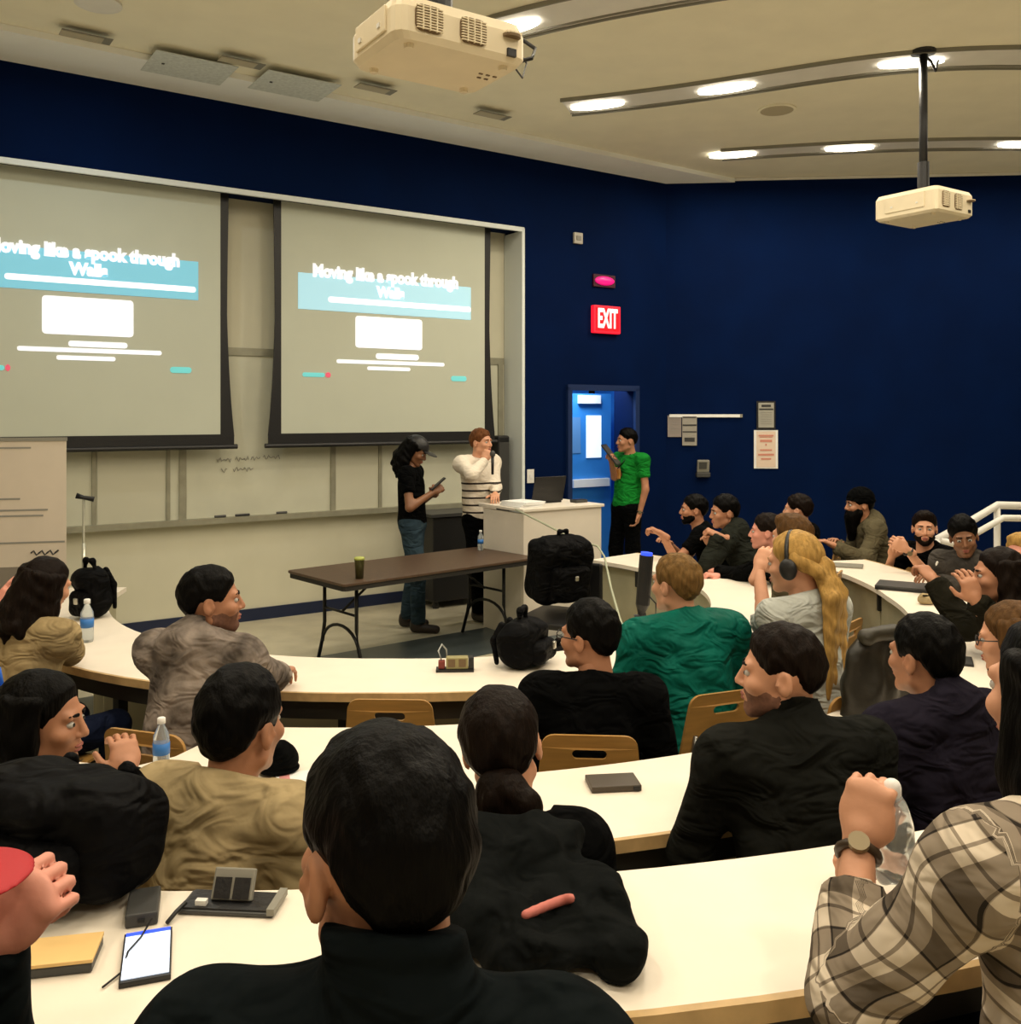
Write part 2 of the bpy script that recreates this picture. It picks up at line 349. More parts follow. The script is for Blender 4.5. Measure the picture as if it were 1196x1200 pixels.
def screen(label, uL, uR, ui0, ui1, vb, slide):
    off = 0.2
    s0, _, _ = WP(uL, 400, off); s1, _, _ = WP(uR, 400, off)
    zb = 1.70; zt = Z_NT-0.01; H = zt-zb; bw = 0.07
    p = O2+E*((s0+s1)/2)+N2*off
    t = empty('projection_screen', (p[0], p[1], zb-0.05), WA, label, 'projection screen', 'projection screens'); W = s1-s0
    z0 = 0.05
    MB().box((0, 0, z0+H/2), (W-0.10, 0.008, H)).build('screen_cloth', M_screen, t)
    for sg in (-1, 1):                                             # tab-tensioned black side borders, flaring below
        V = []; Fc = []; k = 14
        for i in range(k+1):
            f = i/k; z = z0+H*f; flare = 0.05*(1-f)**4+0.0+0.018*abs(2*f-1)
            xi = sg*(W/2-0.09); xo = sg*(W/2-0.035+flare)
            V += [(xi, -0.006, z), (xo, -0.006, z), (xo, 0.006, z), (xi, 0.006, z)]
        for i in range(k): Fc += [(4*i+j, 4*i+(j+1) % 4, 4*i+4+(j+1) % 4, 4*i+4+j) for j in range(4)]
        MB().add(V, Fc).build('side_border', M_black, t)
    MB().box((0, 0, z0-0.03), (W+0.06, 0.02, 0.1)).build('bottom_border', M_black, t)
    MB().tube([(-W/2-0.06, 0, z0-0.09), (W/2+0.06, 0, z0-0.09)], 0.022, 10).build('weight_bar', M_black, t)
    # projected slide: (fractional coordinates of the photographed screen)
    def sl(u, v):
        s, z, _ = WP(u, v, off); return s-(s0+s1)/2, z-(zb-0.05)
    for kind, args in slide:
        if kind == 'rect':
            u0, u1, va, vb2, m, lift, rad = args          # rows are measured at the block's right end
            x0, _ = sl(u0, va); x1, za = sl(u1, va); _, zz = sl(u1, vb2); w = x1-x0; h = za-zz
            me = flat_poly(rrect(w, h, min(rad, h*0.45)), [], 0.002, 'slide_block'); o = add('slide_block', me, m, t); o.location = ((x0+x1)/2, -0.007-lift, (za+zz)/2)
        else:
            txt, u0, u1, v, m, bold, hs = args
            x0, _ = sl(u0, v); x1, _ = sl(u1, v); _, z = sl((u0+u1)/2, v)
            me = text_mesh(txt, 0.2, 'slide_text', bold); xs = [q.co.x for q in me.vertices]; w = max(xs)-min(xs); k = (x1-x0)/w
            o = add('slide_text', me, m, t); o.scale = (k, 1, k*hs); o.location = ((x0+x1)/2-(max(xs)+min(xs))/2*k, -0.012, z)
    return t
def slide(bm, rects, title, walls):
    out = [('rect', (*rects[0], bm, 0.0, 0.002))]
    out += [('text', ('Moving like a spook through', *title, M_emw, 0.012, 1.15)), ('text', ('Walls', *walls, M_emw, 0.012, 1.1))]
    for i, r in enumerate(rects[1:]):
        m = M_emw if i < 5 else (M_emr if i == 6 else M_eml)
        out.append(('rect', (*r, m, 0.003 if i == 0 else 0.001, 0.03)))
    return out
sR = slide(M_emp, [(349, 551, 337, 375), (384, 551, 360, 366), (416, 494, 375, 410.5), (440, 490, 416, 422.5), (394, 520, 425.5, 429.5), (430, 480, 431, 435), (354, 380, 437, 442), (381, 387, 436.5, 442.5), (528, 546, 441, 447)], (366, 536, 325), (440, 473, 344))
sL = slide(M_emc, [(-40, 232, 307, 352), (5, 229, 336.5, 343), (49, 156, 352.7, 395.5), (80, 149, 402, 408.5), (20, 189, 411.5, 416.5), (66, 135, 418.5, 423.5), (-28, 5, 428, 434), (6, 12, 427, 435), (199, 224, 430.5, 437.5)], (-16, 210, 296.5), (80, 126, 317))
screen('pull-down screen with cyan-banner title slide, right above the cap-wearing presenter', 318, 576, 323, 570, 510, sR)
screen('pull-down screen with cyan-banner title slide, above the roll-up banner', -75, 270, -60, 262, 510, sL)

# ------------------------------------------------------------------ blue wall things
def bw_box(name, label, cat, u0, v0, u1, v1, th, m):
    mb = MB(); s, z, w, h = wquad(mb, u0, v0, u1, v1, NB, th)
    p = O2+E*s+N2*NB; t = empty(name, (p[0], p[1], z-h/2), WA, label, cat); return t, w, h
t, w, h = bw_box('exit_sign', 'glowing red EXIT sign on the blue wall above the doorway', 'exit sign', 692, 359, 723, 391, .05, M_exit)
MB().box((0, -0.03, h/2), (w, 0.06, h)).build('housing', M_exit, t, bevel=0.008)
MB().box((0, -0.062, h/2), (w*.86, 0.006, h*.82)).build('face', mat('exit_face', (0.5, 0.0, 0.01), 0.5, emit=(0.8, 0.0, 0.01), estr=0.9), t)
me = text_mesh('EXIT', 0.2, 'letters', 0.007); xs = [q.co.x for q in me.vertices]; k = w*0.74/(max(xs)-min(xs))
o = add('letters', me, M_exitw, t); o.scale = (k, 1, k*2.1); o.location = (-(max(xs)+min(xs))/2*k, -0.068, h/2)
t, w, h = bw_box('strobe_light', 'pink-red oval alarm strobe above the EXIT sign', 'alarm light', 695, 324, 718, 335, .04, M_strobe)
MB().box((0, -0.012, h/2), (w*1.1, 0.024, h*1.3)).build('backplate', mat('strobe_plate', (0.05, 0.0, 0.01), 0.5), t)
o = MB().lathe([(0.02, 0), (0.5, 0.0), (0.47, 0.3), (0.3, 0.6), (0.02, 0.7)], n=20).build('lens', M_strobe, t, smooth=True)
o.scale = (w, h, 0.06); o.rotation_euler = (math.pi/2, 0, 0); o.location = (0, -0.02, h/2)
t, w, h = bw_box('wall_sensor', 'small white square sensor high on the blue wall', 'sensor', 671, 273, 681, 286, .04, M_white)
MB().box((0, -0.015, h/2), (w, 0.03, h)).build('case', mat('sensor_grey', (0.45, 0.42, 0.36), 0.5), t, bevel=0.006); MB().box((0, -0.033, h/2), (w*.5, 0.01, h*.4)).build('grille', M_mgrey, t)
t, w, h = bw_box('light_switch', 'white light switch plate beside the niche edge', 'switch', 617, 550, 625, 566, .02, M_white)
MB().box((0, -0.006, h/2), (w, 0.012, h)).build('plate', M_white, t, bevel=0.003); MB().box((0, -0.016, h/2), (w*.3, 0.012, h*.3)).build('rocker', M_paper, t)
# doorway with vestibule and open blue door
DH = zd1
sdm = (sd0+sd1)/2
wobj('door_1', MB().box((sd0-0.03, -NB-0.015, DH/2), (0.06, 0.05, DH+0.06)).box((sd1+0.03, -NB-0.015, DH/2), (0.06, 0.05, DH+0.06)).box((sdm, -NB-0.015, DH+0.03), (sd1-sd0+0.12, 0.05, 0.06)), mat('door_frame_blue', (0.004, 0.02, 0.09), 0.5), kind='structure')
st_w = (sd1-sd0)
vb = wobj('wall_vestibule', MB().box((sdm, 1.45, 1.3), (2.4, 0.1, 2.7)).box((sd0-0.09, 0.55, 1.3), (0.1, 1.1, 2.7)).box((sd1+0.9, 0.55, 1.3), (0.1, 1.7, 2.7)).box((sdm+0.4, 0.6, 2.66), (2.4, 1.8, 0.06)), M_doorb, kind='structure')
DO = NB-0.95
s0, z0, _ = WP(660, 570, DO)
s1 = WP(716, 570, DO)[0]
dw = s1-s0
p = O2+E*(s0+dw/2)+N2*(DO-.03)
t = empty('blue_door', (p[0], p[1], 0), WA, 'bright blue door with narrow lit window and white push bar in the doorway', 'door')
MB().box((0, 0, DH/2), (dw, 0.05, DH-0.02)).build('leaf', M_doorb, t)
def dq(u0, v0, u1, v1):
    a = WP(u0, v0, DO); b = WP(u1, v1, DO); return ((a[0]+b[0])/2-(s0+dw/2), (a[1]+b[1])/2, b[0]-a[0], a[1]-b[1])
x, z, w, h = dq(687, 487, 704, 536); MB().box((x, -0.03, z), (w, 0.012, h)).build('window_pane', M_glassw, t)
x, z, w, h = dq(677, 463, 701, 473); MB().box((x, -0.05, z), (w, 0.06, h)).build('door_closer', M_paper, t)
x, z, w, h = dq(669, 489, 680, 531); MB().box((x, -0.028, z), (w, 0.006, h)).build('notice', mat('door_notice', (0.10, 0.25, 0.5), 0.5), t)
x, z, w, h = dq(669, 562, 711, 569); MB().box((x, -0.06, z), (w, 0.05, h)).build('push_bar', M_paper, t)
lp = O2+E*(sdm+.1)+N2*(NB-0.5)
la = bpy.data.lights.new('vestibule_lamp', 'AREA'); la.energy = 45; la.size = 0.5; la.color = (0.8, 0.92, 1.0)
lo = bpy.data.objects.new('vestibule_lamp', la); COL.objects.link(lo); lo.location = (lp[0], lp[1], 2.55)
lo['label'] = 'ceiling lamp of the vestibule behind the blue door'; lo['category'] = 'lamp'

# ------------------------------------------------------------------ side wall things
def SW(u, v, off=0.0):   # pixel on the side wall -> (a, z)
    r = (u-598)/F; o = K2+RN*off; a = (r*o[1]-o[0])/(RD[0]-r*RD[1]); d = o[1]+RD[1]*a; return a, HC-(v-HZ)/F*d
def sw_thing(name, label, cat, u0, v0, u1, v1):
    a0, z1 = SW(u0, v0); a1, z0 = SW(u1, v1); p = K2+RD*(a0+a1)/2
    return empty(name, (p[0], p[1], z0), RA, label, cat), a1-a0, z1-z0
def lines(t, w, h, rows, m, y=-0.016):
    for fz, fw, fh in rows: MB().box((0, y, h*fz), (w*fw, 0.002, h*fh)).build('print_line', m, t)
t, w, h = sw_thing('notice_sheet', 'plain pale notice sheet at the left end of the tack rail', 'notice', 782, 487, 798, 512)
MB().box((0, -0.01, h/2), (w, 0.008, h)).build('sheet', mat('notice_grey', (0.30, 0.26, 0.24), 0.7), t); lines(t, w, h, [(f, .7, .02) for f in (.2, .3, .4, .5, .6, .7, .8)], M_inkg)
t, w, h = sw_thing('notice_sheet', 'banded grey notice hanging under the tack rail', 'notice', 799, 488, 816, 522)
MB().box((0, -0.022, h/2), (w, 0.008, h)).build('sheet', mat('notice_grey2', (0.33, 0.31, 0.27), 0.7), t); lines(t, w, h, [(.97, .9, .04), (.70, .95, .05), (.47, .95, .04), (.2, .7, .14)], M_ink, -0.028)
t, w, h = sw_thing('tack_rail', 'thin white tack rail on the blue side wall', 'rail', 784, 485.5, 868, 489)
MB().box((0, -0.012, h/2), (w, 0.024, h)).build('rail', M_paper, t); MB().box((w/2, -0.012, h/2), (0.03, 0.026, h*1.1)).build('end_cap', M_mgrey, t)
t, w, h = sw_thing('framed_notice', 'black-framed grey notice above the red-lettered poster', 'notice', 886, 470, 908, 503)
MB().box((0, -0.012, h/2), (w, 0.024, h)).build('frame', M_black, t); MB().box((0, -0.026, h*.5), (w*.82, 0.006, h*.88)).build('sheet', mat('notice_grey3', (0.36, 0.35, 0.3), 0.7), t)
lines(t, w, h, [(.83, .5, .08), (.71, .75, .05)], M_ink, -0.031); lines(t, w, h, [(f, .6, .015) for f in (.2, .28, .36, .44, .52, .6)], M_inkg, -0.031)
t, w, h = sw_thing('poster', 'white poster with red-brown lettering on the blue side wall', 'poster', 883, 504, 911, 549)
MB().box((0, -0.008, h/2), (w, 0.01, h)).build('sheet', M_paper, t); MB().box((0, -0.015, h/2), (w*.8, 0.004, h*.93)).build('print_area', mat('poster_cream', (0.75, 0.6, 0.48), 0.7), t)
lines(t, w, h, [(.86, .62, .035), (.82, .55, .02), (.72, .5, .06), (.62, .06, .05), (.48, .5, .04), (.36, .66, .05), (.25, .42, .04)], M_inkr, -0.019)
t, w, h = sw_thing('wall_phone', 'grey wall phone unit tilted on the blue side wall', 'wall phone', 814, 538, 832, 559)
MB().box((0, -0.05, h*.62), (w*.8, 0.05, h*.7), 0.1, 0.25).build('body', M_mgrey, t, bevel=0.01); MB().box((-w*.03, -0.082, h*.66), (w*.5, 0.01, h*.38), 0.1, 0.25).build('display', M_dgrey, t)
MB().box((0, -0.04, h*.14), (w*.9, 0.08, h*.26), 0.1).build('bracket', M_dgrey, t, bevel=0.008)
# handrail of the side ramp
def tubeW(pts, r, name, m, parent): return MB().tube([Vector(p)-Vector(parent.location) for p in pts], r, 8).build(name, m, parent, smooth=True)
hb = P(1168, 592, 8.6); t = empty('handrail', (hb[0], hb[1], 0), 0, 'white painted steel handrail of the side ramp by the blue wall', 'handrail')
tubeW([P(1098, 632, 8.2), P(1140, 609, 8.4), P(1168, 592, 8.6), P(1290, 595, 8.6)], 0.035, 'top_rail', M_white, t)
tubeW([P(1098, 632, 8.2), P(1120, 638, 8.2), P(1175, 607, 8.5), P(1290, 609, 8.6)], 0.03, 'lower_rail', M_white, t)
for u, v, d in ((1168, 592, 8.6), (1098, 632, 8.2), (1250, 594, 8.6)):
    a = P(u, v, d); tubeW([a, (a[0], a[1], 0)], 0.03, 'post', M_white, t)

# ------------------------------------------------------------------ ceiling: light slots, lamps, vents
def CP(u, v): return PZ(u, v, ZC)
def area_lamp(p, w=LAMP_W, size=0.35):
    la = bpy.data.lights.new('lamp_light', 'AREA'); la.shape = 'DISK'; la.size = size; la.energy = w; la.color = WARM; la.spread = math.radians(175)
    return la
def slot(label, pts, width, lamps):
    pts = [np.array(p[:2]) for p in pts]
    # smooth resample
    q = np.array(pts); tt = np.linspace(0, 1, len(q)); ts = np.linspace(0, 1, 28)
    cx = np.polyfit(tt, q[:, 0], min(3, len(q)-1)); cy = np.polyfit(tt, q[:, 1], min(3, len(q)-1))
    c = np.stack([np.polyval(cx, ts), np.polyval(cy, ts)], 1)
    tg = np.gradient(c, axis=0); tg /= np.linalg.norm(tg, axis=1)[:, None]; nn = np.stack([-tg[:, 1], tg[:, 0]], 1)
    b = c[0]; t = empty('light_slot', (b[0], b[1], ZC-0.02), 0, label, 'ceiling light')
    def strip(o0, o1, z0, z1, name, m):
        V = []; Fc = []
        for i in range(len(c)):
            for oo, zz in ((o0, z0), (o1, z0), (o1, z1), (o0, z1)): V.append((*(c[i]+nn[i]*oo-b), zz))
        for i in range(len(c)-1): Fc += [(4*i+j, 4*i+(j+1) % 4, 4*i+4+(j+1) % 4, 4*i+4+j) for j in range(4)]
        Fc += [(0, 1, 2, 3), tuple(4*(len(c)-1)+j for j in (3, 2, 1, 0))]
        MB().add(V, Fc).build(name, m, t)
    hw = width/2
    strip(-hw, hw, 0.005, 0.018, 'slot_tray', M_white)
    for o0 in (-hw-0.015, hw): strip(o0, o0+0.015, -0.012, 0.019, 'slot_edge', M_mgrey)
    strip(hw-0.05, hw-0.038, -0.008, 0.019, 'slot_edge', M_mgrey)
    for lp in lamps:
        i = int(np.argmin(np.linalg.norm(c-np.array(lp[:2]), axis=1))); x, y = c[i]-b; a = math.atan2(tg[i][1], tg[i][0])
        lens = MB().prism([(0.24*math.cos(k*math.pi/10), 0.075*math.sin(k*math.pi/10)) for k in range(20)], -0.02, 0.0)
        o = lens.build('lamp_lens', M_lamp, t); o.location = (x, y, 0.004); o.rotation_euler = (0, 0, a)
        la = area_lamp(lp); lo = bpy.data.objects.new('lamp_light', la); link(lo, parent=t); lo.location = (x, y, -0.06)
    return t
slot('ceiling light slot crossed by the black projector pole', [CP(668, 124), CP(850, 98), CP(1063, 73), CP(1196, 66), np.array([6.2, 7.55])], 0.40, [CP(688, 123), CP(845, 99), CP(1063, 74), (5.2, 7.5)])
slot('ceiling light slot running along the top of the blue side wall', [CP(845, 180), CP(995, 171), CP(1196, 167), np.array([7.2, 9.9])], 0.36, [CP(858, 179), CP(998, 171), CP(1185, 167), (6.8, 9.9)])
slot('ceiling light slot behind the large cream projector', [(-0.35, 6.9), (1.0, 6.15), (2.6, 5.6), (4.4, 5.4), (6.0, 5.5)], 0.40, [(-0.05, 6.72), (1.4, 6.0), (2.9, 5.55), (4.4, 5.4)])
slot('ceiling light slot over the second row of seats', [(-2.4, 5.0), (-1.0, 4.1), (0.8, 3.4), (2.6, 3.1), (4.6, 3.2)], 0.40, [(-2.0, 4.7), (-0.6, 3.9), (0.9, 3.4), (2.4, 3.1), (4.0, 3.2)])
slot('ceiling light slot over the last row of seats', [(-3.4, 3.2), (-1.6, 2.0), (0.6, 1.2), (2.8, 0.9), (5.0, 1.0)], 0.40, [(-2.8, 2.8), (-1.1, 1.75), (0.6, 1.2), (2.4, 0.95), (4.2, 1.0)])
slot('ceiling light slot behind the last row of seats', [(-4.0, 0.6), (-1.6, -0.8), (0.6, -1.4), (2.8, -1.7), (5.0, -1.6)], 0.40, [(-3.0, 0.1), (-0.6, -1.2), (1.8, -1.6), (4.2, -1.7)])
# recessed fixtures of the soffit
ZS = ZC-0.05
for i, (u, v, lab) in enumerate(((101, 43, 'recessed rectangular soffit fixture at the far end from the side wall'), (283, 73, 'recessed rectangular soffit fixture between the two grey ceiling panels'), (440, 104, 'recessed rectangular soffit fixture below the large projector'), (577, 135, 'recessed rectangular soffit fixture nearest the side wall'))):
    p = PZ(u, v, ZS); t = empty('soffit_fixture', (p[0], p[1], ZS-0.005), WA+0.02, lab, 'ceiling fixture', 'soffit fixtures')
    MB().box((0, 0, 0.0025), (0.34, 0.13, 0.005)).build('frame', M_mgrey, t); MB().box((-0.03, 0, -0.001), (0.28, 0.10, 0.006)).build('diffuser', mat('fixture_cream', (0.5, 0.45, 0.33), 0.6), t)
for u, v, lab in ((222, 80, 'grey access panel in the soffit, beside the far fixture'), (345, 101, 'grey access panel in the soffit, beside the large projector')):
    p = PZ(u, v, ZS); t = empty('ceiling_panel', (p[0], p[1], ZS-0.004), WA, lab, 'ceiling panel', 'soffit panels')
    MB().box((0, 0.0, 0.002), (0.62, 0.5, 0.004)).build('plate', M_grate, t); MB().box((-0.2, 0, 0.0), (0.02, 0.02, 0.01)).build('latch', M_dgrey, t)
p = CP(910, 128); t = empty('ceiling_speaker', (p[0], p[1], ZC-0.02), 0, 'round flush ceiling speaker between the two light slots', 'speaker')
MB().lathe([(0.13, 0.0), (0.15, 0.005), (0.15, 0.018)], n=28).build('grille', mat('speaker_beige', (0.5, 0.44, 0.30), 0.8), t); MB().lathe([(0.15, 0.004), (0.17, 0.006), (0.17, 0.019), (0.15, 0.019)], n=28).build('rim', M_ceil, t)
p = CP(115, 2); t = empty('downlight', (p[0], p[1], ZC-0.02), 0, 'small bright downlight above the left-hand screen', 'ceiling light')
MB().lathe([(0.10, 0.0), (0.12, 0.005), (0.12, 0.018)], n=24).build('lens', M_lamp, t); MB().lathe([(0.12, -0.004), (0.15, 0.0), (0.15, 0.019), (0.12, 0.019)], n=24).build('rim', M_white, t)
la = area_lamp(p, 22, 0.2); la.color = (0.9, 0.97, 1.0); lo = bpy.data.objects.new('lamp_light', la); link(lo, parent=t); lo.location = (0, 0, -0.05)

# ------------------------------------------------------------------ projectors
def projector(label, A, B, C, zb, h, pole_label):
    A = np.array(A); B = np.array(B); C = np.array(C)
    ex = C-B; L = np.linalg.norm(ex); ex /= L; ey = A-B; W = np.linalg.norm(ey); ey = np.array([-ex[1], ex[0]])
    ctr = B+ex*L/2+ey*W/2; a = math.atan2(ex[1], ex[0]); t = empty('projector', (ctr[0], ctr[1], zb), a, label, 'projector')
    # body: rounded slab whose corners are chamfered
    prof = rrect(L, W, 0.035, n=3); body = MB(); n = len(prof)
    V = []; Fc = []
    for z, k in ((0, 0.93), (0.018, 1.0), (h-0.03, 1.0), (h, 0.94)): V += [(x*k, y*k, z) for x, y in prof]
    for i in range(3): Fc += [(i*n+j, i*n+(j+1) % n, (i+1)*n+(j+1) % n, (i+1)*n+j) for j in range(n)]
    Fc += [tuple(range(n-1, -1, -1)), tuple(3*n+j for j in range(n))]
    body.add(V, Fc).build('body', M_cream, t)
    yf = -W/2
    for cx, w, hh, cz in ((-.27, .20, .62, .52), (.06, .20, .62, .50), (.36, .13, .40, .62)):
        g = add('vent', flat_poly(rrect(w*L, hh*h, 0.02), [], 0.008, 'vent'), M_vent, t); g.location = (cx*L, yf-0.001, cz*h)
        nsl = 9
        for i in range(nsl):
            MB().box((0, -0.006, hh*h*(-.46+.92*(i+.5)/nsl)), (w*L*.94, 0.006, hh*h/nsl*.35)).build('vent_slat', M_cream, g)
        for i in (1, 2, 3): MB().box((w*L*(-.5+i/4), -0.007, 0), (0.004, 0.006, hh*h*.92)).build('vent_slat', M_cream, g)
    MB().box((.36*L, yf-0.003, .22*h), (0.028, 0.01, 0.022)).build('port', M_black, t)
    xe = -L/2
    MB().box((xe-0.003, 0.0, h*.55), (0.008, W*.62, h*.6)).build('side_panel', M_cream, t, bevel=0.002)
    for y in (-.2, .2): MB().box((xe-0.008, y*W, h*.45), (0.006, 0.016, 0.012)).build('latch', M_white, t)
    MB().lathe([(0.045, 0.0), (0.05, 0.05), (0.042, 0.055)], n=18).build('lens', M_dgrey, t).location = (-L*.2, W/2-0.02, h*.5)
    bpy.data.objects[t.children[-1].name].rotation_euler = (-math.pi/2, 0, 0)
    for x, y in ((-.4, -.4), (.4, -.4), (-.4, .4), (.4, .4)): MB().lathe([(0.012, -0.012), (0.014, 0.001)], (x*L*.9, y*W*.9, 0), 10).build('foot', M_cream, t)
    for k in range(5): MB().box((L*.3+0.012*k, -W*.1+0.03*(k % 2), -0.001), (0.012, 0.006, 0.004)).build('screw_boss', M_vent, t)
    p = empty('projector_mount', (ctr[0], ctr[1], zb+h), a, pole_label, 'mount')
    HT = ZC-(zb+h)
    MB().box((0, 0, 0.012), (L*.5, W*.5, 0.02)).build('mount_plate', M_black, p); MB().tube([(0, 0, 0.02), (0, 0, HT-0.02)], 0.03, 12).build('pole', M_black, p, smooth=True)
    MB().tube([(0, 0, 0.02), (0, 0, 0.25)], 0.042, 12).build('sleeve', M_black, p); MB().lathe([(0.09, HT-0.025), (0.09, HT-0.001)], n=16).build('ceiling_flange', M_black, p)
    return t, p, ctr
t1, m1, c1 = projector('large cream ceiling projector with vent grilles, hanging close overhead', (-.49, 2.71), (-.30, 2.47), (.05, 2.70), 2.90, 0.115, 'mount of the large cream projector')
for pts, r in (([(.19, -.05, .03), (.26, -.10, .05), (.30, -.06, .10), (.24, -.02, .15), (.15, 0, .17)], .006), ([(.19, -.07, .05), (.28, -.02, .02), (.33, .03, .09), (.25, .03, .17)], .003)):
    MB().tube(pts, r, 6).build('cable', M_black if r > .004 else M_dgrey, t1, smooth=True)
pc = P(1076, 262, 7.2); zb2 = pc[2]-0.02
Bq = P(1068, 272, 7.0)[:2]; Aq = P(1023.6, 257, 7.2)[:2]
exd = np.array([math.cos(math.radians(52)), math.sin(math.radians(52))])
Aq = np.array([2.86, 7.25]); Bq = np.array([3.08, 6.78]); Cq = Bq+np.array([.40, .27])
t2, m2, c2 = projector('cream ceiling projector on a long black pole before the blue wall', Aq, Bq, Cq, 3.37, 0.19, 'long black ceiling pole carrying the smaller-looking projector')
pt = P(1063, 50, 7.1)
MB().tube([(0, 0, ZC-3.56-0.03), (0.10, 0.0, ZC-3.56-0.06), (0.16, 0, ZC-3.56-0.12), (0.2, 0, ZC-3.56-0.02)], 0.012, 6).build('cable', M_black, m2, smooth=True)

# ------------------------------------------------------------------ implicit surfaces (smooth unions of tapered limbs) -> quad meshes
def nrm(v): v = np.asarray(v, float); return v/(np.linalg.norm(v)+1e-9)
def cap(a, b, ra, rb=None, k=0.03, op='u'): return dict(t='c', a=np.asarray(a, float), b=np.asarray(b, float), ra=ra, rb=ra if rb is None else rb, k=k, op=op)
def ell(c, r, R=None, k=0.03, op='u'): return dict(t='e', c=np.asarray(c, float), r=np.asarray(r, float), R=np.eye(3) if R is None else np.asarray(R, float), k=k, op=op)
def rbox(c, h, R=None, rad=0.02, k=0.02, op='u'): return dict(t='b', c=np.asarray(c, float), h=np.asarray(h, float), R=np.eye(3) if R is None else np.asarray(R, float), rad=rad, k=k, op=op)
def pbounds(p):
    if p['t'] == 'c':
        r = max(p['ra'], p['rb']); return np.minimum(p['a'], p['b'])-r, np.maximum(p['a'], p['b'])+r
    ext = np.abs(p['R']).T @ (p['r'] if p['t'] == 'e' else p['h'])    # rows of R are the local axes
    return p['c']-ext, p['c']+ext
def pdist(p, X, Y, Z):
    if p['t'] == 'c':
        a = p['a']; d = p['b']-a; L = float(d @ d)+1e-12
        x = X-a[0]; y = Y-a[1]; z = Z-a[2]
        t = np.clip((x*d[0]+y*d[1]+z*d[2])/L, 0, 1)
        return np.sqrt((x-t*d[0])**2+(y-t*d[1])**2+(z-t*d[2])**2)-(p['ra']+(p['rb']-p['ra'])*t)
    c = p['c']; R = p['R']; x = X-c[0]; y = Y-c[1]; z = Z-c[2]
    l = [x*R[i][0]+y*R[i][1]+z*R[i][2] for i in range(3)]
    if p['t'] == 'e':
        r = p['r']; k0 = np.sqrt((l[0]/r[0])**2+(l[1]/r[1])**2+(l[2]/r[2])**2)
        k1 = np.sqrt((l[0]/r[0]**2)**2+(l[1]/r[1]**2)**2+(l[2]/r[2]**2)**2)+1e-9
        return k0*(k0-1)/k1
    h = p['h']-p['rad']; q = [np.abs(l[i])-h[i] for i in range(3)]
    return np.sqrt(np.maximum(q[0], 0)**2+np.maximum(q[1], 0)**2+np.maximum(q[2], 0)**2)+np.minimum(np.maximum(q[0], np.maximum(q[1], q[2])), 0)-p['rad']
def surf(prims, h, cuts=(), noise=0.0, freq=1.0, fn=None):
    us = [p for p in prims if p['op'] == 'u']
    lo = np.min([pbounds(p)[0] for p in us], 0)-2.5*h-noise; hi = np.max([pbounds(p)[1] for p in us], 0)+2.5*h+noise
    n = np.maximum(np.ceil((hi-lo)/h).astype(int)+1, 4)
    ax = [(lo[i]+h*np.arange(n[i])).astype(np.float32) for i in range(3)]
    Fd = np.full(n, 0.12, np.float32)
    for p in prims:
        b0, b1 = pbounds(p); k = p['k']; m = k+3*h+noise
        i0 = np.clip(np.floor((b0-m-lo)/h).astype(int), 0, n-1); i1 = np.clip(np.ceil((b1+m-lo)/h).astype(int)+1, 1, n)
        if np.any(i1 <= i0): continue
        sl = tuple(slice(i0[j], i1[j]) for j in range(3))
        X = ax[0][sl[0]][:, None, None]; Y = ax[1][sl[1]][None, :, None]; Z = ax[2][sl[2]][None, None, :]
        d = pdist(p, X, Y, Z).astype(np.float32); f = Fd[sl]
        if p['op'] == 'u':
            w = np.clip(0.5+0.5*(f-d)/k, 0, 1); Fd[sl] = f*(1-w)+d*w-k*w*(1-w)
        else:
            w = np.clip(0.5-0.5*(f+d)/k, 0, 1); Fd[sl] = f*(1-w)-d*w+k*w*(1-w)
    X = ax[0][:, None, None]; Y = ax[1][None, :, None]; Z = ax[2][None, None, :]
    if noise:
        q = freq
        wv = np.sin(q*(21*Z+8*X+5*Y)+2.2*np.sin(q*(13*X-9*Y+4*Z)))*0.6+np.sin(q*(27*X-17*Z+11*Y)+1.7*np.sin(q*19*Y+2))*0.4
        Fd = Fd+noise*wv
    if fn is not None: Fd = fn(Fd, X, Y, Z)
    for (pt, nn) in cuts:
        pt = np.asarray(pt); nn = nrm(nn); Fd = np.maximum(Fd, (X-pt[0])*nn[0]+(Y-pt[1])*nn[1]+(Z-pt[2])*nn[2])
    Fd = np.asarray(Fd, np.float32)
    for a in range(3):      # keep the border outside
        ix = [slice(None)]*3; ix[a] = 0; Fd[tuple(ix)] = 0.1; ix[a] = -1; Fd[tuple(ix)] = 0.1
    return nets(Fd, lo, h)
CORN = [(i, j, k) for i in (0, 1) for j in (0, 1) for k in (0, 1)]
EDG = [(a, b) for a in range(8) for b in range(a+1, 8) if sum(abs(CORN[a][i]-CORN[b][i]) for i in range(3)) == 1]
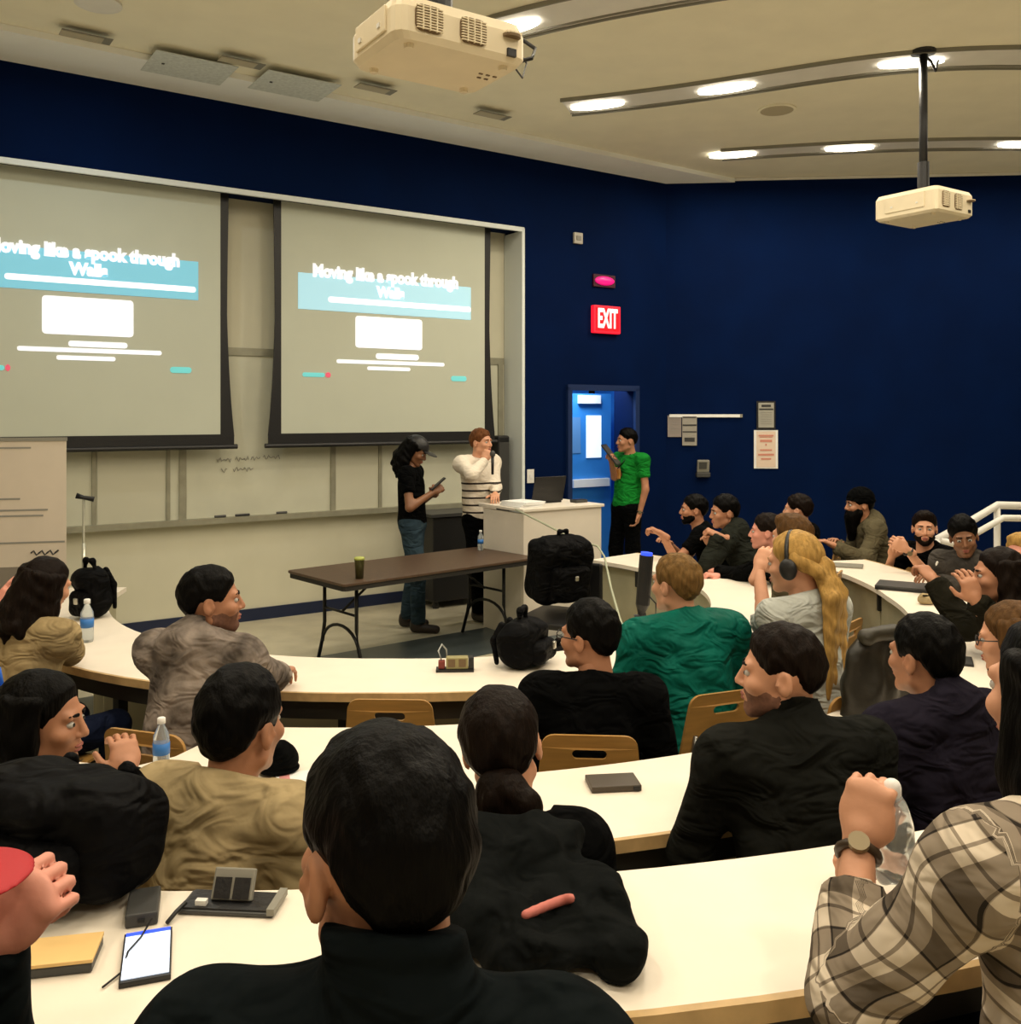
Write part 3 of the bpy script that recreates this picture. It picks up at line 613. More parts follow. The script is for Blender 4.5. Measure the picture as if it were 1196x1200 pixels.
def nets(Fd, lo, h):
    S = Fd < 0; c = [S[i:S.shape[0]-1+i, j:S.shape[1]-1+j, k:S.shape[2]-1+k] for i, j, k in CORN]
    cnt = np.zeros(c[0].shape, np.int8)
    for q in c: cnt += q
    act = (cnt > 0) & (cnt < 8); idx = np.argwhere(act)
    if len(idx) == 0: return np.zeros((0, 3)), np.zeros((0, 4), int)
    vid = np.full(act.shape, -1, np.int32); vid[act] = np.arange(len(idx))
    vals = np.stack([Fd[idx[:, 0]+i, idx[:, 1]+j, idx[:, 2]+k] for i, j, k in CORN], 1)
    acc = np.zeros((len(idx), 3)); num = np.zeros(len(idx))
    for a, b in EDG:
        va = vals[:, a]; vb = vals[:, b]; m = (va < 0) != (vb < 0)
        t = np.where(m, va/(va-vb+1e-12), 0); pa = np.array(CORN[a], float); pb = np.array(CORN[b], float)
        acc += np.where(m[:, None], pa+(pb-pa)*t[:, None], 0); num += m
    V = lo+h*(idx+acc/num[:, None])
    quads = []
    for ax_ in range(3):
        o1, o2 = [(1, 2), (2, 0), (0, 1)][ax_]
        s0 = [slice(None)]*3; s1 = [slice(None)]*3; s0[ax_] = slice(0, -1); s1[ax_] = slice(1, None)
        A = S[tuple(s0)]; B = S[tuple(s1)]; ch = np.argwhere(A != B)
        ch = ch[(ch[:, o1] > 0) & (ch[:, o2] > 0) & (ch[:, o1] < S.shape[o1]-1) & (ch[:, o2] < S.shape[o2]-1)]
        if len(ch) == 0: continue
        flip = A[ch[:, 0], ch[:, 1], ch[:, 2]]
        def cell(d1, d2):
            q = ch.copy(); q[:, o1] -= d1; q[:, o2] -= d2; return vid[q[:, 0], q[:, 1], q[:, 2]]
        Q = np.stack([cell(1, 1), cell(0, 1), cell(0, 0), cell(1, 0)], 1)
        Q[~flip] = Q[~flip][:, ::-1]; quads.append(Q)
    return V, np.concatenate(quads)
def joinm(parts):
    Vs = []; Fs = []; b = 0
    for V, Q in parts:
        if len(V) == 0: continue
        Vs.append(V); Fs.append(Q+b); b += len(V)
    return np.concatenate(Vs), np.concatenate(Fs)
def sdf_obj(name, VQ, m, parent, smooth=True):
    V, Q = VQ; me = mesh_np(name, V-np.array(parent.location), Q, smooth); return add(name, me, m, parent)

# ------------------------------------------------------------------ cloth, skin and hair materials
def folds(m, strength=0.9, scale=7.5):
    nt = m.node_tree; b = nt.nodes['Principled BSDF']; tc = nt.nodes.new('ShaderNodeTexCoord'); n = nt.nodes.new('ShaderNodeTexNoise')
    n.inputs['Scale'].default_value = scale; n.inputs['Detail'].default_value = 2.2; n.inputs['Distortion'].default_value = 0.9
    mp = nt.nodes.new('ShaderNodeMapping'); mp.inputs['Scale'].default_value = (1, 1, 1.7); mp.inputs['Rotation'].default_value = (0.5, 0.3, 0)
    bp = nt.nodes.new('ShaderNodeBump'); bp.inputs['Strength'].default_value = strength; bp.inputs['Distance'].default_value = 0.06
    nt.links.new(tc.outputs['Object'], mp.inputs[0]); nt.links.new(mp.outputs[0], n.inputs['Vector']); nt.links.new(n.outputs['Fac'], bp.inputs['Height'])
    if b.inputs['Normal'].links: nt.links.new(b.inputs['Normal'].links[0].from_socket, bp.inputs['Normal'])
    nt.links.new(bp.outputs[0], b.inputs['Normal']); return m
def cloth(name, col, rough=0.9, bump=0.25, bscale=16, var=0.15):
    if 'cloth_'+name in MATS: return MATS['cloth_'+name]
    return folds(mat('cloth_'+name, col, rough, var, 9, bump, bscale, spec=0.05))
SK = {'light': mat('skin_light', (0.66, 0.33, 0.20), 0.55, 0.08, 14, 0.03, 60), 'tan': mat('skin_tan', (0.46, 0.21, 0.115), 0.55, 0.1, 14, 0.03, 60),
      'brown': mat('skin_brown', (0.24, 0.105, 0.05), 0.5, 0.1, 14, 0.03, 60), 'pink': mat('skin_pink', (0.70, 0.30, 0.22), 0.55, 0.08, 14, 0.03, 60)}
def hairm(name, col, rough=0.5): return mat('hair_'+name, col, rough, 0.35, 60, 0.3, 90, stretch=(1, 1, 0.18), spec=0.07)
HR = {'black': hairm('black', (0.0016, 0.0013, 0.0011)), 'dark': hairm('dark_brown', (0.008, 0.0045, 0.003)), 'brown': hairm('brown', (0.09, 0.045, 0.016)),
      'ginger': hairm('ginger', (0.13, 0.05, 0.018)), 'blonde': hairm('blonde', (0.42, 0.25, 0.075)), 'sandy': hairm('sandy', (0.16, 0.09, 0.03)), 'stubble': mat('stubble', (0.17, 0.075, 0.045), 0.8, 0.25, 80)}
M_eye = mat('eye_white', (0.5, 0.48, 0.44), 0.2); M_iris = mat('eye_dark', (0.01, 0.007, 0.005), 0.15); M_lip = mat('lips', (0.35, 0.10, 0.075), 0.5)
BLK = cloth('black', (0.0018, 0.002, 0.0022)); JEAN = cloth('denim', (0.03, 0.052, 0.07)); NAVY = cloth('navy_trousers', (0.008, 0.012, 0.03))
CH = cloth('charcoal', (0.010, 0.0105, 0.009)); SHOE = mat('shoe_dark', (0.02, 0.012, 0.008), 0.5)
def pattern_plaid():
    m = bpy.data.materials.new('cloth_plaid'); m.use_nodes = True; nt = m.node_tree; b = nt.nodes['Principled BSDF']; b.inputs['Roughness'].default_value = 0.9; b.inputs['Specular IOR Level'].default_value = 0.15
    at = nt.nodes.new('ShaderNodeAttribute'); at.attribute_name = 'weave'; sp = nt.nodes.new('ShaderNodeSeparateXYZ'); nt.links.new(at.outputs['Vector'], sp.inputs[0])
    def math_(op, a, bb):
        n = nt.nodes.new('ShaderNodeMath'); n.operation = op
        for i, q in enumerate((a, bb)):
            if q is None: continue
            if isinstance(q, (int, float)): n.inputs[i].default_value = q
            else: nt.links.new(q, n.inputs[i])
        return n.outputs[0]
    def band(ax, per, off, wid):
        f = math_('FRACT', math_('ADD', math_('DIVIDE', sp.outputs[ax], per), off), None); return math_('LESS_THAN', f, wid)
    tot = None
    for ax in (0, 1):
        w = math_('ADD', math_('MULTIPLY', band(ax, 0.105, 0.0, 0.42), 0.55), math_('MULTIPLY', band(ax, 0.105, 0.27, 0.06), 0.55))
        w = math_('ADD', w, math_('MULTIPLY', band(ax, 0.105, 0.62, 0.05), 0.35)); tot = w if tot is None else math_('ADD', tot, w)
    rp = nt.nodes.new('ShaderNodeValToRGB'); nt.links.new(math_('MULTIPLY', tot, 0.6), rp.inputs[0])
    e = rp.color_ramp.elements; e[0].color = (0.74, 0.64, 0.51, 1); e[0].position = 0.0; e[1].color = (0.015, 0.012, 0.01, 1); e[1].position = 0.9
    x = e.new(0.38); x.color = (0.24, 0.19, 0.14, 1)
    nt.links.new(rp.outputs[0], b.inputs['Base Color']); return m
def pattern_stripes():
    m = bpy.data.materials.new('cloth_stripes'); m.use_nodes = True; nt = m.node_tree; b = nt.nodes['Principled BSDF']; b.inputs['Roughness'].default_value = 0.9
    tc = nt.nodes.new('ShaderNodeTexCoord'); sp = nt.nodes.new('ShaderNodeSeparateXYZ'); nt.links.new(tc.outputs['Object'], sp.inputs[0])
    d = nt.nodes.new('ShaderNodeMath'); d.operation = 'DIVIDE'; d.inputs[1].default_value = 0.066; nt.links.new(sp.outputs[2], d.inputs[0])
    f = nt.nodes.new('ShaderNodeMath'); f.operation = 'FRACT'; nt.links.new(d.outputs[0], f.inputs[0])
    l = nt.nodes.new('ShaderNodeMath'); l.operation = 'LESS_THAN'; l.inputs[1].default_value = 0.26; nt.links.new(f.outputs[0], l.inputs[0])
    g = nt.nodes.new('ShaderNodeMath'); g.operation = 'LESS_THAN'; g.inputs[1].default_value = 1.32; nt.links.new(sp.outputs[2], g.inputs[0])
    k = nt.nodes.new('ShaderNodeMath'); k.operation = 'MULTIPLY'; nt.links.new(l.outputs[0], k.inputs[0]); nt.links.new(g.outputs[0], k.inputs[1])
    mx = nt.nodes.new('ShaderNodeMix'); mx.data_type = 'RGBA'; mx.inputs[6].default_value = (0.80, 0.72, 0.60, 1); mx.inputs[7].default_value = (0.02, 0.012, 0.008, 1)
    nt.links.new(k.outputs[0], mx.inputs[0]); nt.links.new(mx.outputs[2], b.inputs['Base Color']); return m
PLAID = folds(pattern_plaid(), 0.6, 8); STRIPES = folds(pattern_stripes(), 0.4)

# ------------------------------------------------------------------ people
UP = np.array([0, 0, 1.0])
def dirv(deg): a = math.radians(deg); return np.array([math.sin(a), math.cos(a), 0.0])   # 0 = away from the camera, 90 = to the right
def hand_prims(w, fdir, back, side, pose, s=1.0):
    """wrist w, finger direction, back-of-hand direction; side +1 right hand, -1 left"""
    y = nrm(fdir); z = np.asarray(back, float)-y*np.dot(back, y); z = nrm(z) if np.linalg.norm(z) > 1e-3 else nrm(np.cross(y, [0.3, 0.2, 1])); x = np.cross(y, z)
    L = lambda px, py, pz: w+s*(x*px+y*py+z*pz); R = np.stack([x, y, z]); th = -side
    pr = [cap(L(0, -.05, 0), L(0, .02, 0), .027*s, .025*s, k=.012), ell(L(0, .052, 0), np.array([.043, .054, .018])*s, R, k=.014),
          cap(L(-.026, .085, 0), L(.026, .085, 0), .0125*s, k=.01), ell(L(th*.026, .035, -.008), np.array([.02, .032, .017])*s, R, k=.012)]
    curl = {'flat': (8, 12, 8), 'relax': (28, 35, 22), 'curl': (48, 60, 38), 'fist': (72, 92, 55)}[pose]
    for i, (fx, ln) in enumerate(((-.031, .062), (-.0105, .074), (.0105, .078), (.031, .071)) if th > 0 else ((-.031, .071), (-.0105, .078), (.0105, .074), (.031, .062))):
        p = np.array([fx, .092-abs(fx)*.12, 0.0]); a = 0.0; sp = fx*2.2 if pose in ('flat', 'relax') else fx*0.4
        r = .0092 if ln > .065 else .008
        for j, (fr, cd) in enumerate(zip((.46, .30, .24), curl)):
            a += math.radians(cd); q = p+ln*1.12*fr*np.array([math.sin(sp)*math.cos(a), math.cos(a)*math.cos(sp), -math.sin(a)])
            pr.append(cap(L(*p), L(*q), (r-.0007*j)*s, (r-.0007*(j+1))*s, k=.004)); p = q
    if pose == 'fist': tp = [(th*.036, .03, -.012), (th*.038, .066, -.022), (th*.012, .078, -.036)]
    elif pose == 'curl': tp = [(th*.034, .025, -.01), (th*.056, .055, -.024), (th*.044, .082, -.036)]
    else: tp = [(th*.034, .02, -.006), (th*.066, .05, -.012), (th*.078, .082, -.014)]
    pr += [cap(L(*tp[0]), L(*tp[1]), .0125*s, .0105*s, k=.008), cap(L(*tp[1]), L(*tp[2]), .0105*s, .0085*s, k=.004)]
    return pr
def ik(sh, wr, l1, l2, pole):
    d = wr-sh; D = np.linalg.norm(d)
    if D > (l1+l2)*.985: wr = sh+d/D*(l1+l2)*.985; d = wr-sh; D = np.linalg.norm(d)
    D = max(D, 0.08)
    a = (l1*l1-l2*l2+D*D)/(2*D); hh = math.sqrt(max(l1*l1-a*a, 0.0)); n = nrm(d); q = nrm(pole-n*np.dot(pole, n))
    return sh+n*a+q*hh, wr
def head_frame(fh, pitch, tilt):
    f = dirv(fh); r = np.array([f[1], -f[0], 0]); p = math.radians(pitch); y = f*math.cos(p)+UP*math.sin(p); z = np.cross(r, y)
    a = math.radians(tilt); x2 = r*math.cos(a)+z*math.sin(a); z2 = z*math.cos(a)-r*math.sin(a); return x2, y, z2
def person(label, u, v, d, fb=0, fh=None, pitch=0, tilt=0, pose='sit', floor=0.0, lean=.12, side=0.0, w=1.0, s=1.0, skin='light', hair='short', hcol='black',
           top=BLK, kind='sweater', trousers=NAVY, sleeve=1.0, arms=None, beard=None, extra=(), hh=1.0, hvol=0.0, hip=None, neck=.135, collar=None):
    fh = fb if fh is None else fh
    H = P(u, v, d); Fv = dirv(fb); Rt = np.array([Fv[1], -Fv[0], 0.0])
    X, Y, Z = head_frame(fh, pitch, tilt); RH = np.stack([X, Y, Z])
    Nk = H-UP*neck*s-Y*np.array([1, 1, 0])*.025-Fv*.025
    base = np.array([H[0], H[1], floor])
    if pose == 'sit': Pv = np.array([H[0], H[1], floor+.53])-Fv*lean+Rt*side
    else: Pv = np.array([H[0], H[1], floor+.93*s])-Fv*lean+Rt*side
    base[:2] = Pv[:2]
    t = empty('person', base, 0, label, 'person')
    T = Nk-Pv; L = np.linalg.norm(T); up = T/L; fr = nrm(Fv-up*np.dot(Fv, up)); RT = np.stack([Rt, fr, up]); q = L/.52
    far = d > 4.2; hb = float(np.clip(.0042*d+.004, .0085, .02)); hhd = .0048 if d < 1.6 else (.0058 if d < 4.2 else .0075); hhn = .0042 if d < 4.2 else .0055
    sh = {1: Nk-up*.060+Rt*.180*w*s, -1: Nk-up*.060-Rt*.180*w*s}
    l1, l2 = .29*s, .255*s
    arms = arms or {}; A = {}
    for sd in (1, -1):
        sp = arms.get(sd)
        if sp is None:
            if pose == 'sit': wr = Pv+Fv*.25+Rt*sd*.10; wr[2] = floor+.64; sp = dict(w=wr, hand='relax', hid=True)
            else: sp = dict(w=sh[sd]-UP*.53*s+Rt*sd*.05+Fv*.03, hand='relax', back=Rt*sd)
        pole = np.asarray(sp.get('pole', -UP*1.0+Rt*sd*.55-Fv*.25), float)
        el, wr = ik(sh[sd], np.asarray(sp['w'], float), l1, l2, pole); A[sd] = (el, wr, sp)
    hips = {sd: Pv+Rt*sd*.085*w for sd in (1, -1)}
    legs = {}
    for sd in (1, -1):
        if pose == 'sit':
            kn = hips[sd]+Fv*.41+Rt*sd*.05; kn[2] = floor+.51; an = kn-UP*.42-Fv*.05; an[2] = floor+.09
        else:
            an = base+Rt*sd*.10+Fv*(.07*sd)+UP*.08; kn = (hips[sd]+an)/2+Fv*.03
        legs[sd] = (hips[sd], kn, an)
    # ---- body (skin), one mesh: coarse trunk and limbs, fine head and hands
    bp = [ell(Pv+up*.66*L, (.135*w, .085*w, .17*q), RT, k=.05), ell(Pv+up*.3*L, (.125*w, .085*w, .15*q), RT, k=.05), ell(Pv, (.135*w, .095*w, .09), RT, k=.05), cap(sh[1], sh[-1], .045, k=.05),
          cap(Nk-up*.05, H-Z*.06-Y*.02, .056*s, .052*s, k=.02)]
    for sd in (1, -1):
        el, wr, sp = A[sd]; bp += [cap(sh[sd], el, .045*s, .037*s, k=.02), cap(el, wr, .040*s, .026*s, k=.015)]
        hp, kn, an = legs[sd]; bp += [cap(hp, kn, .065, .048, k=.03), cap(kn, an, .045, .034, k=.02), cap(an-UP*.03, an-UP*.04+Fv*.13, .03, .026, k=.015)]
    HL = lambda x, y, z: H+s*(X*x+Y*y+Z*z)
    e3 = lambda c, r, k=.02, op='u': ell(HL(*c), np.array(r)*s, RH, k*s, op)
    c3 = lambda a, b, ra, rb, k=.015, op='u': cap(HL(*a), HL(*b), ra*s, rb*s, k*s, op)
    hd = [e3((0, -.012, .03), (.075, .097, .087)), e3((0, .026, -.035), (.058, .068, .078), .03), c3((-.05, .0, -.06), (-.014, .066, -.094), .02, .017), c3((.05, .0, -.06), (.014, .066, -.094), .02, .017),
          e3((0, .072, -.094), (.024, .02, .018), .015), c3((-.038, .078, .027), (.038, .078, .027), .013, .013, .012), e3((-.04, .066, -.02), (.024, .022, .02), .02), e3((.04, .066, -.02), (.024, .022, .02), .02),
          c3((0, .090, .016), (0, .107, -.022), .0085, .0122, .008), e3((-.012, .098, -.028), (.009, .009, .007), .006), e3((.012, .098, -.028), (.009, .009, .007), .006),
          e3((0, .088, -.054), (.024, .013, .006), .008), e3((0, .086, -.066), (.021, .013, .0075), .008),
          e3((-.031, .093, .008), (.015, .013, .009), .01, 's'), e3((.031, .093, .008), (.015, .013, .009), .01, 's'),
          c3((0, -.03, -.07), (0, -.055, -.2), .054, .058, .03)]
    for sd in (1, -1):
        hd += [e3((sd*.080, -.014, -.004), (.010, .021, .034), .006), e3((sd*.091, -.009, .003), (.0085, .0115, .019), .004, 's'), e3((sd*.084, .004, -.006), (.006, .006, .009), .004)]
    parts = [surf(bp, max(hb, .012)), surf(hd, hhd)]
    for sd in (1, -1):
        el, wr, sp = A[sd]; fd = sp.get('fdir', nrm(wr-el)); bk = sp.get('back', UP if abs(nrm(wr-el)[2]) < .75 else Rt*sd)
        parts.append(surf(hand_prims(wr, np.asarray(fd, float), np.asarray(bk, float), sd, sp.get('hand', 'relax'), s), hhn if not sp.get('hid') else .009))
    sdf_obj('body', joinm(parts), SK[skin], t)
    # eyes, brows, lips
    eb = []; ir = []
    for sd in (1, -1):
        eb.append(surf([e3((sd*.031, .0795, .007), (.0135, .0125, .0095), .003)], .004)); ir.append(surf([e3((sd*.031, .0895, .007), (.006, .0045, .006), .002)], .0028))
    br = [surf([c3((sd*.015, .0935, .029), (sd*.045, .0835, .031), .0052, .0042, .004)], .0035) for sd in (1, -1)]
    if d > .98:
        for k in (0, 1):
            eo = sdf_obj('eye', eb[k], M_eye, t); V, Q = ir[k]; add('iris', mesh_np('iris', V-np.array(t.location), Q), M_iris, eo)
            sdf_obj('eyebrow', br[k], HR[hcol], t)
        sdf_obj('lips', surf([e3((0, .0935, -.0545), (.022, .0105, .0052), .003), e3((0, .0915, -.0655), (.019, .0105, .0062), .003)], .0035), M_lip, t)
    # ---- hair
    hn = .004 if not far else .005
    def hairline(Fd, Xg, Yg, Zg):
        px = Xg-H[0]; py = Yg-H[1]; pz = Zg-H[2]
        lx = np.abs((px*X[0]+py*X[1]+pz*X[2])/s); ly = (px*Y[0]+py*Y[1]+pz*Y[2])/s; lz = (px*Z[0]+py*Z[1]+pz*Z[2])/s
        zl = np.where(ly > .03, .012+(ly-.03)*1.2, np.where(ly > -.045, .012, .012+(ly+.045)*2.6)); zl = np.maximum(zl, -.068 if hair == 'fade' else -.105)
        tmp = (np.clip(lx, .05, .09)-.05)*.4
        zz = lz-zl; Fd = Fd+s*.011*np.clip(1-zz/.045, 0, 1)*(np.abs(ly) < 9)
        return np.maximum(Fd, (zl-tmp*(ly > .02)-lz)*.6*s)
    if hair in ('short', 'fade', 'quiff', 'bald'):
        tk = {'short': .016, 'fade': .008, 'quiff': .013, 'bald': .003}[hair]
        hp = [e3((0, -.016, .034+hvol*.4), (.076+tk, .098+tk, .09+tk+hvol), .02)]
        if hair == 'fade': hp.append(e3((0, -.004, .055), (.073, .092, .082), .03))
        if hair == 'quiff': hp.append(e3((0, .045, .095), (.055, .05, .035), .03))
        sdf_obj('hair', surf(hp, hhd, noise=hn*.7, freq=5, fn=hairline), HR[hcol], t)
    elif hair in ('long', 'ponytail', 'shag', 'bun'):
        hp = [e3((0, -.02, .034), (.092, .112, .106), .02)]
        V1 = surf(hp, hhd, noise=hn*.6, freq=4, fn=hairline)
        lk = []
        if hair in ('long', 'shag'):
            n = 13
            for i in range(n):
                a = math.pi*(.92+1.16*i/(n-1)); x0 = .088*math.cos(a); y0 = -.02+.105*math.sin(a)*1.0
                ln = (.30 if hair == 'long' else .15)*hh+.03*math.sin(i*2.3); dn = HL(x0*.88, y0*.88, .065)
                m1 = HL(x0*1.08, y0*1.08-.012, -.10); m2 = m1-UP*ln*.55-Fv*.02; m3 = m1-UP*ln-Fv*.01+Rt*.01*math.sin(i*1.7)
                lk += [cap(dn, m1, .024*s, .026*s, k=.018), cap(m1, m2, .026*s, .025*s, k=.018), cap(m2, m3, .025*s, .012*s, k=.018)]
        elif hair == 'ponytail':
            b0 = HL(0, -.115, -.01); lk = [e3((0, -.125, -.02), (.04, .035, .04), .02)]
            for i in range(7):
                o = .022*(i-3); m1 = b0-UP*.12-Y*.05+X*o; m2 = b0-UP*(.30+.035*abs(i-3))*hh-Y*(.05+.01*(i % 2))+X*o*2.0+X*.03
                lk += [cap(b0, m1, .03*s, .033*s, k=.02), cap(m1, m2, .033*s, .012*s, k=.015)]
            for sd in (1, -1): lk += [cap(HL(sd*.075, -.03, .03), HL(sd*.05, -.115, -.03), .03*s, .03*s, k=.02)]
        else:
            lk = [e3((0, -.125, -.05), (.055, .05, .045), .02), e3((.03, -.14, -.085), (.05, .035, .05), .02), e3((-.03, -.12, -.10), (.05, .03, .05), .02)]
        sdf_obj('hair', joinm([V1, surf(lk, max(hhd, .006), noise=hn, freq=3.5)]), HR[hcol], t)
    # ---- beard
    if beard:
        bm, ln = beard
        gk = .0025 if ln <= 0 else .006
        bpz = [e3((0, .026, -.035), (.058+gk, .068+gk, .078+gk), .03), c3((-.05, .0, -.06), (-.014, .066, -.094), .02+gk, .017+gk), c3((.05, .0, -.06), (.014, .066, -.094), .02+gk, .017+gk), e3((0, .072, -.094), (.024+gk, .02+gk, .018+gk), .015)]
        if ln > .02: bpz.append(c3((0, .07, -.10), (0, .075, -.10-ln), .05, .03, .03)); bpz.append(c3((0, .05, -.08), (0, .055, -.08-ln*.7), .06, .045, .03))
        bpz += [e3((0, .1, -.058), (.022, .03, .009), .006, 's')]
        def bl(Fd, Xg, Yg, Zg):
            px = Xg-H[0]; py = Yg-H[1]; pz = Zg-H[2]; ly = (px*Y[0]+py*Y[1]+pz*Y[2])/s; lz = (px*Z[0]+py*Z[1]+pz*Z[2])/s
            return np.maximum(Fd, np.maximum(lz-np.where(ly > .06, -.038, -.012), -.005-ly)*s)
        sdf_obj('beard', surf(bpz, hhd, noise=.0015, freq=6, fn=bl), HR[bm], t)
    # ---- top garment
    inf = {'tee': .010, 'sweater': .016, 'hoodie': .026, 'jacket': .026, 'shirt': .014}[kind]
    tp = [ell(Pv+up*.66*L, (.150*w+inf, .098*w+inf, .19*q), RT, k=.06), ell(Pv+up*.32*L, (.142*w+inf, .100*w+inf, .18*q), RT, k=.06), ell(Pv+up*.05*L, (.145*w+inf, .108*w+inf, .13*q), RT, k=.05),
          cap(sh[1], sh[-1], .052*w+inf*.8, k=.05), cap(Nk-up*.035-fr*.01, sh[1]+up*.006, .060+inf*.5, .052+inf*.5, k=.06), cap(Nk-up*.035-fr*.01, sh[-1]+up*.006, .060+inf*.5, .052+inf*.5, k=.06)]
    cuts = []
    ch = .035 if kind in ('jacket', 'hoodie') else (.012 if kind != 'shirt' else .02)
    if collar: ch = collar
    tp.append(cap(Nk-up*.06, Nk+up*.08, .066+inf*.5, .064+inf*.3, k=.03))
    if kind == 'hoodie':
        tp += [ell(Nk-fr*.085-up*.01, (.120, .055, .075), RT, k=.06), cap(Nk+Rt*.085-fr*.02+up*.02, Nk+fr*.075-up*.03+Rt*.03, .03, .022, k=.03), cap(Nk-Rt*.085-fr*.02+up*.02, Nk+fr*.075-up*.03-Rt*.03, .03, .022, k=.03)]
    sl = []; slc = {}
    for sd in (1, -1):
        el, wr, sp = A[sd]
        if sleeve <= .6:
            e2 = sh[sd]+(el-sh[sd])*(sleeve/.6*.62); sl.append(cap(sh[sd], e2, .056*s+inf, .050*s+inf*1.2, k=.04)); slc[sd] = (e2, e2-sh[sd])
        else:
            f = (sleeve-.6)/.4; e2 = el+(wr-el)*f
            tp += [cap(sh[sd], el, .054*s+inf*.9, .043*s+inf*.9, k=.04), cap(el, e2, .044*s+inf*.9, .033*s+inf*.8 if f > .8 else .042*s+inf, k=.025)]
            if f > .9 and kind in ('hoodie', 'jacket', 'sweater'): tp.append(cap(e2-nrm(wr-el)*.035, e2-nrm(wr-el)*.01, .036*s+inf*.6, .034*s+inf*.6, k=.006))
    tp += sl
    def topfn(Fd, Xg, Yg, Zg):
        # collar top, hem
        c0 = Nk+up*ch+fr*.0; dn = nrm(up+fr*(.35 if kind != 'hoodie' else .5))
        g = (Xg-c0[0])*dn[0]+(Yg-c0[1])*dn[1]+(Zg-c0[2])*dn[2]
        px = Xg-Nk[0]; py = Yg-Nk[1]; pz = Zg-Nk[2]
        lat = px*Rt[0]+py*Rt[1]; fwd = px*fr[0]+py*fr[1]+pz*fr[2]
        near = np.maximum(np.abs(lat), np.abs(fwd+.0))
        wdt = .105 if kind != 'hoodie' else .09
        if kind == 'hoodie': near = np.where(fwd < -.055, 1.0, near)
        Fd = np.where(near < wdt, np.maximum(Fd, g), Fd)
        hm = Pv-up*(.07 if pose == 'sit' else .10); g2 = -((Xg-hm[0])*up[0]+(Yg-hm[1])*up[1]+(Zg-hm[2])*up[2])
        rad = np.sqrt((Xg-Pv[0])**2+(Yg-Pv[1])**2)
        Fd = np.where(rad < .27, np.maximum(Fd, g2), Fd)
        for sd in (1, -1):
            el, wr, sp = A[sd]
            if sleeve <= .6:
                e2, ax = slc[sd]; ax = nrm(ax); c = e2
            else: c = el+(wr-el)*((sleeve-.6)/.4); ax = nrm(wr-el)
            px = Xg-c[0]; py = Yg-c[1]; pz = Zg-c[2]; g = px*ax[0]+py*ax[1]+pz*ax[2]
            rr = np.sqrt(np.maximum(px*px+py*py+pz*pz-g*g, 0)); Fd = np.where((rr < .085) & (g > -.02) & (g < .12), np.maximum(Fd, g), Fd)
        return Fd
    nz = {'tee': .003, 'sweater': .004, 'hoodie': .007, 'jacket': .007, 'shirt': .005}[kind]
    VQ = surf(tp, hb, noise=nz, freq=1.25, fn=topfn)
    to = sdf_obj({'tee': 't_shirt', 'sweater': 'sweater', 'hoodie': 'hoodie', 'jacket': 'jacket', 'shirt': 'shirt'}[kind], VQ, top, t)
    if top is PLAID:     # weave coordinates that follow each limb
        V = VQ[0].astype(np.float32); best = np.full(len(V), 9.0); wv = np.zeros((len(V), 3), np.float32)
        lims = [(np.stack([V @ Rt-Pv @ Rt, V @ up-Pv @ up], 1), np.abs((V-Pv) @ Rt)-.19*w)]
        for sd in (1, -1):
            el, wr, sp = A[sd]
            for a, b, l0 in ((sh[sd], el, 0), (el, wr, l1)):
                ax = nrm(b-a); rel = V-a; tt = rel @ ax; r_ = rel-np.outer(tt, ax); e1 = nrm(np.cross(ax, [.2, .1, 1])); e2 = np.cross(ax, e1)
                dist = np.linalg.norm(V-(a+np.outer(np.clip(tt, 0, np.linalg.norm(b-a)), ax)), axis=1)
                lims.append((np.stack([np.arctan2(r_ @ e1, r_ @ e2)*.065, tt+l0], 1), dist-.075))
        dd = np.stack([l[1] for l in lims], 1); ix = np.argmin(dd, 1)
        for i, l in enumerate(lims): wv[ix == i, :2] = l[0][ix == i]
        wv[:, 0] += .02*np.sin(V[:, 2]*31); wv[:, 1] += .012*np.sin(V[:, 0]*37)
        at = to.data.attributes.new('weave', 'FLOAT_VECTOR', 'POINT'); at.data.foreach_set('vector', wv.ravel())
    # ---- trousers and shoes
    lw = 1.12 if pose != 'sit' else 1.0
    tr = [ell(Pv, (.150*w, .118*w, .11), RT, k=.05)]
    for sd in (1, -1):
        hp, kn, an = legs[sd]; tr += [cap(hp, kn, .086*lw, .068*lw, k=.04), cap(kn, an+UP*.0, .064*lw, .056*lw, k=.03)]
    sdf_obj('trousers', surf(tr, max(hb, .014), noise=.004, freq=1.2, cuts=[(np.array([0, 0, floor+.075]), -UP)]), trousers, t)
    for sd in (1, -1):
        hp, kn, an = legs[sd]; fz = floor+.045; f0 = np.array([an[0], an[1], fz])-Fv*.03; f1 = np.array([an[0], an[1], fz-.008])+Fv*.16+Rt*sd*.02
        sdf_obj('shoe', surf([cap(f0, f1, .042, .036, k=.02), cap(f0+UP*.03, f0+UP*.05, .042, .04, k=.02)], .012, cuts=[(np.array([0, 0, floor+.002]), -UP)]), SHOE, t)
    info = dict(t=t, H=H, X=X, Y=Y, Z=Z, HL=HL, RH=RH, s=s, A=A, Nk=Nk, up=up, fr=fr, Rt=Rt, Fv=Fv, Pv=Pv, sh=sh, RT=RT, L=L)
    for f in extra: f(info)
    if pose == 'sit': SEATED.append((label, Pv, fb, floor, L))
    return info
SEATED = []
def part(i, name, mb, m, smooth=True):
    b = np.array(i['t'].location); mb.v = [tuple(np.array(p)-b) for p in mb.v]; return mb.build(name, m, i['t'], smooth)
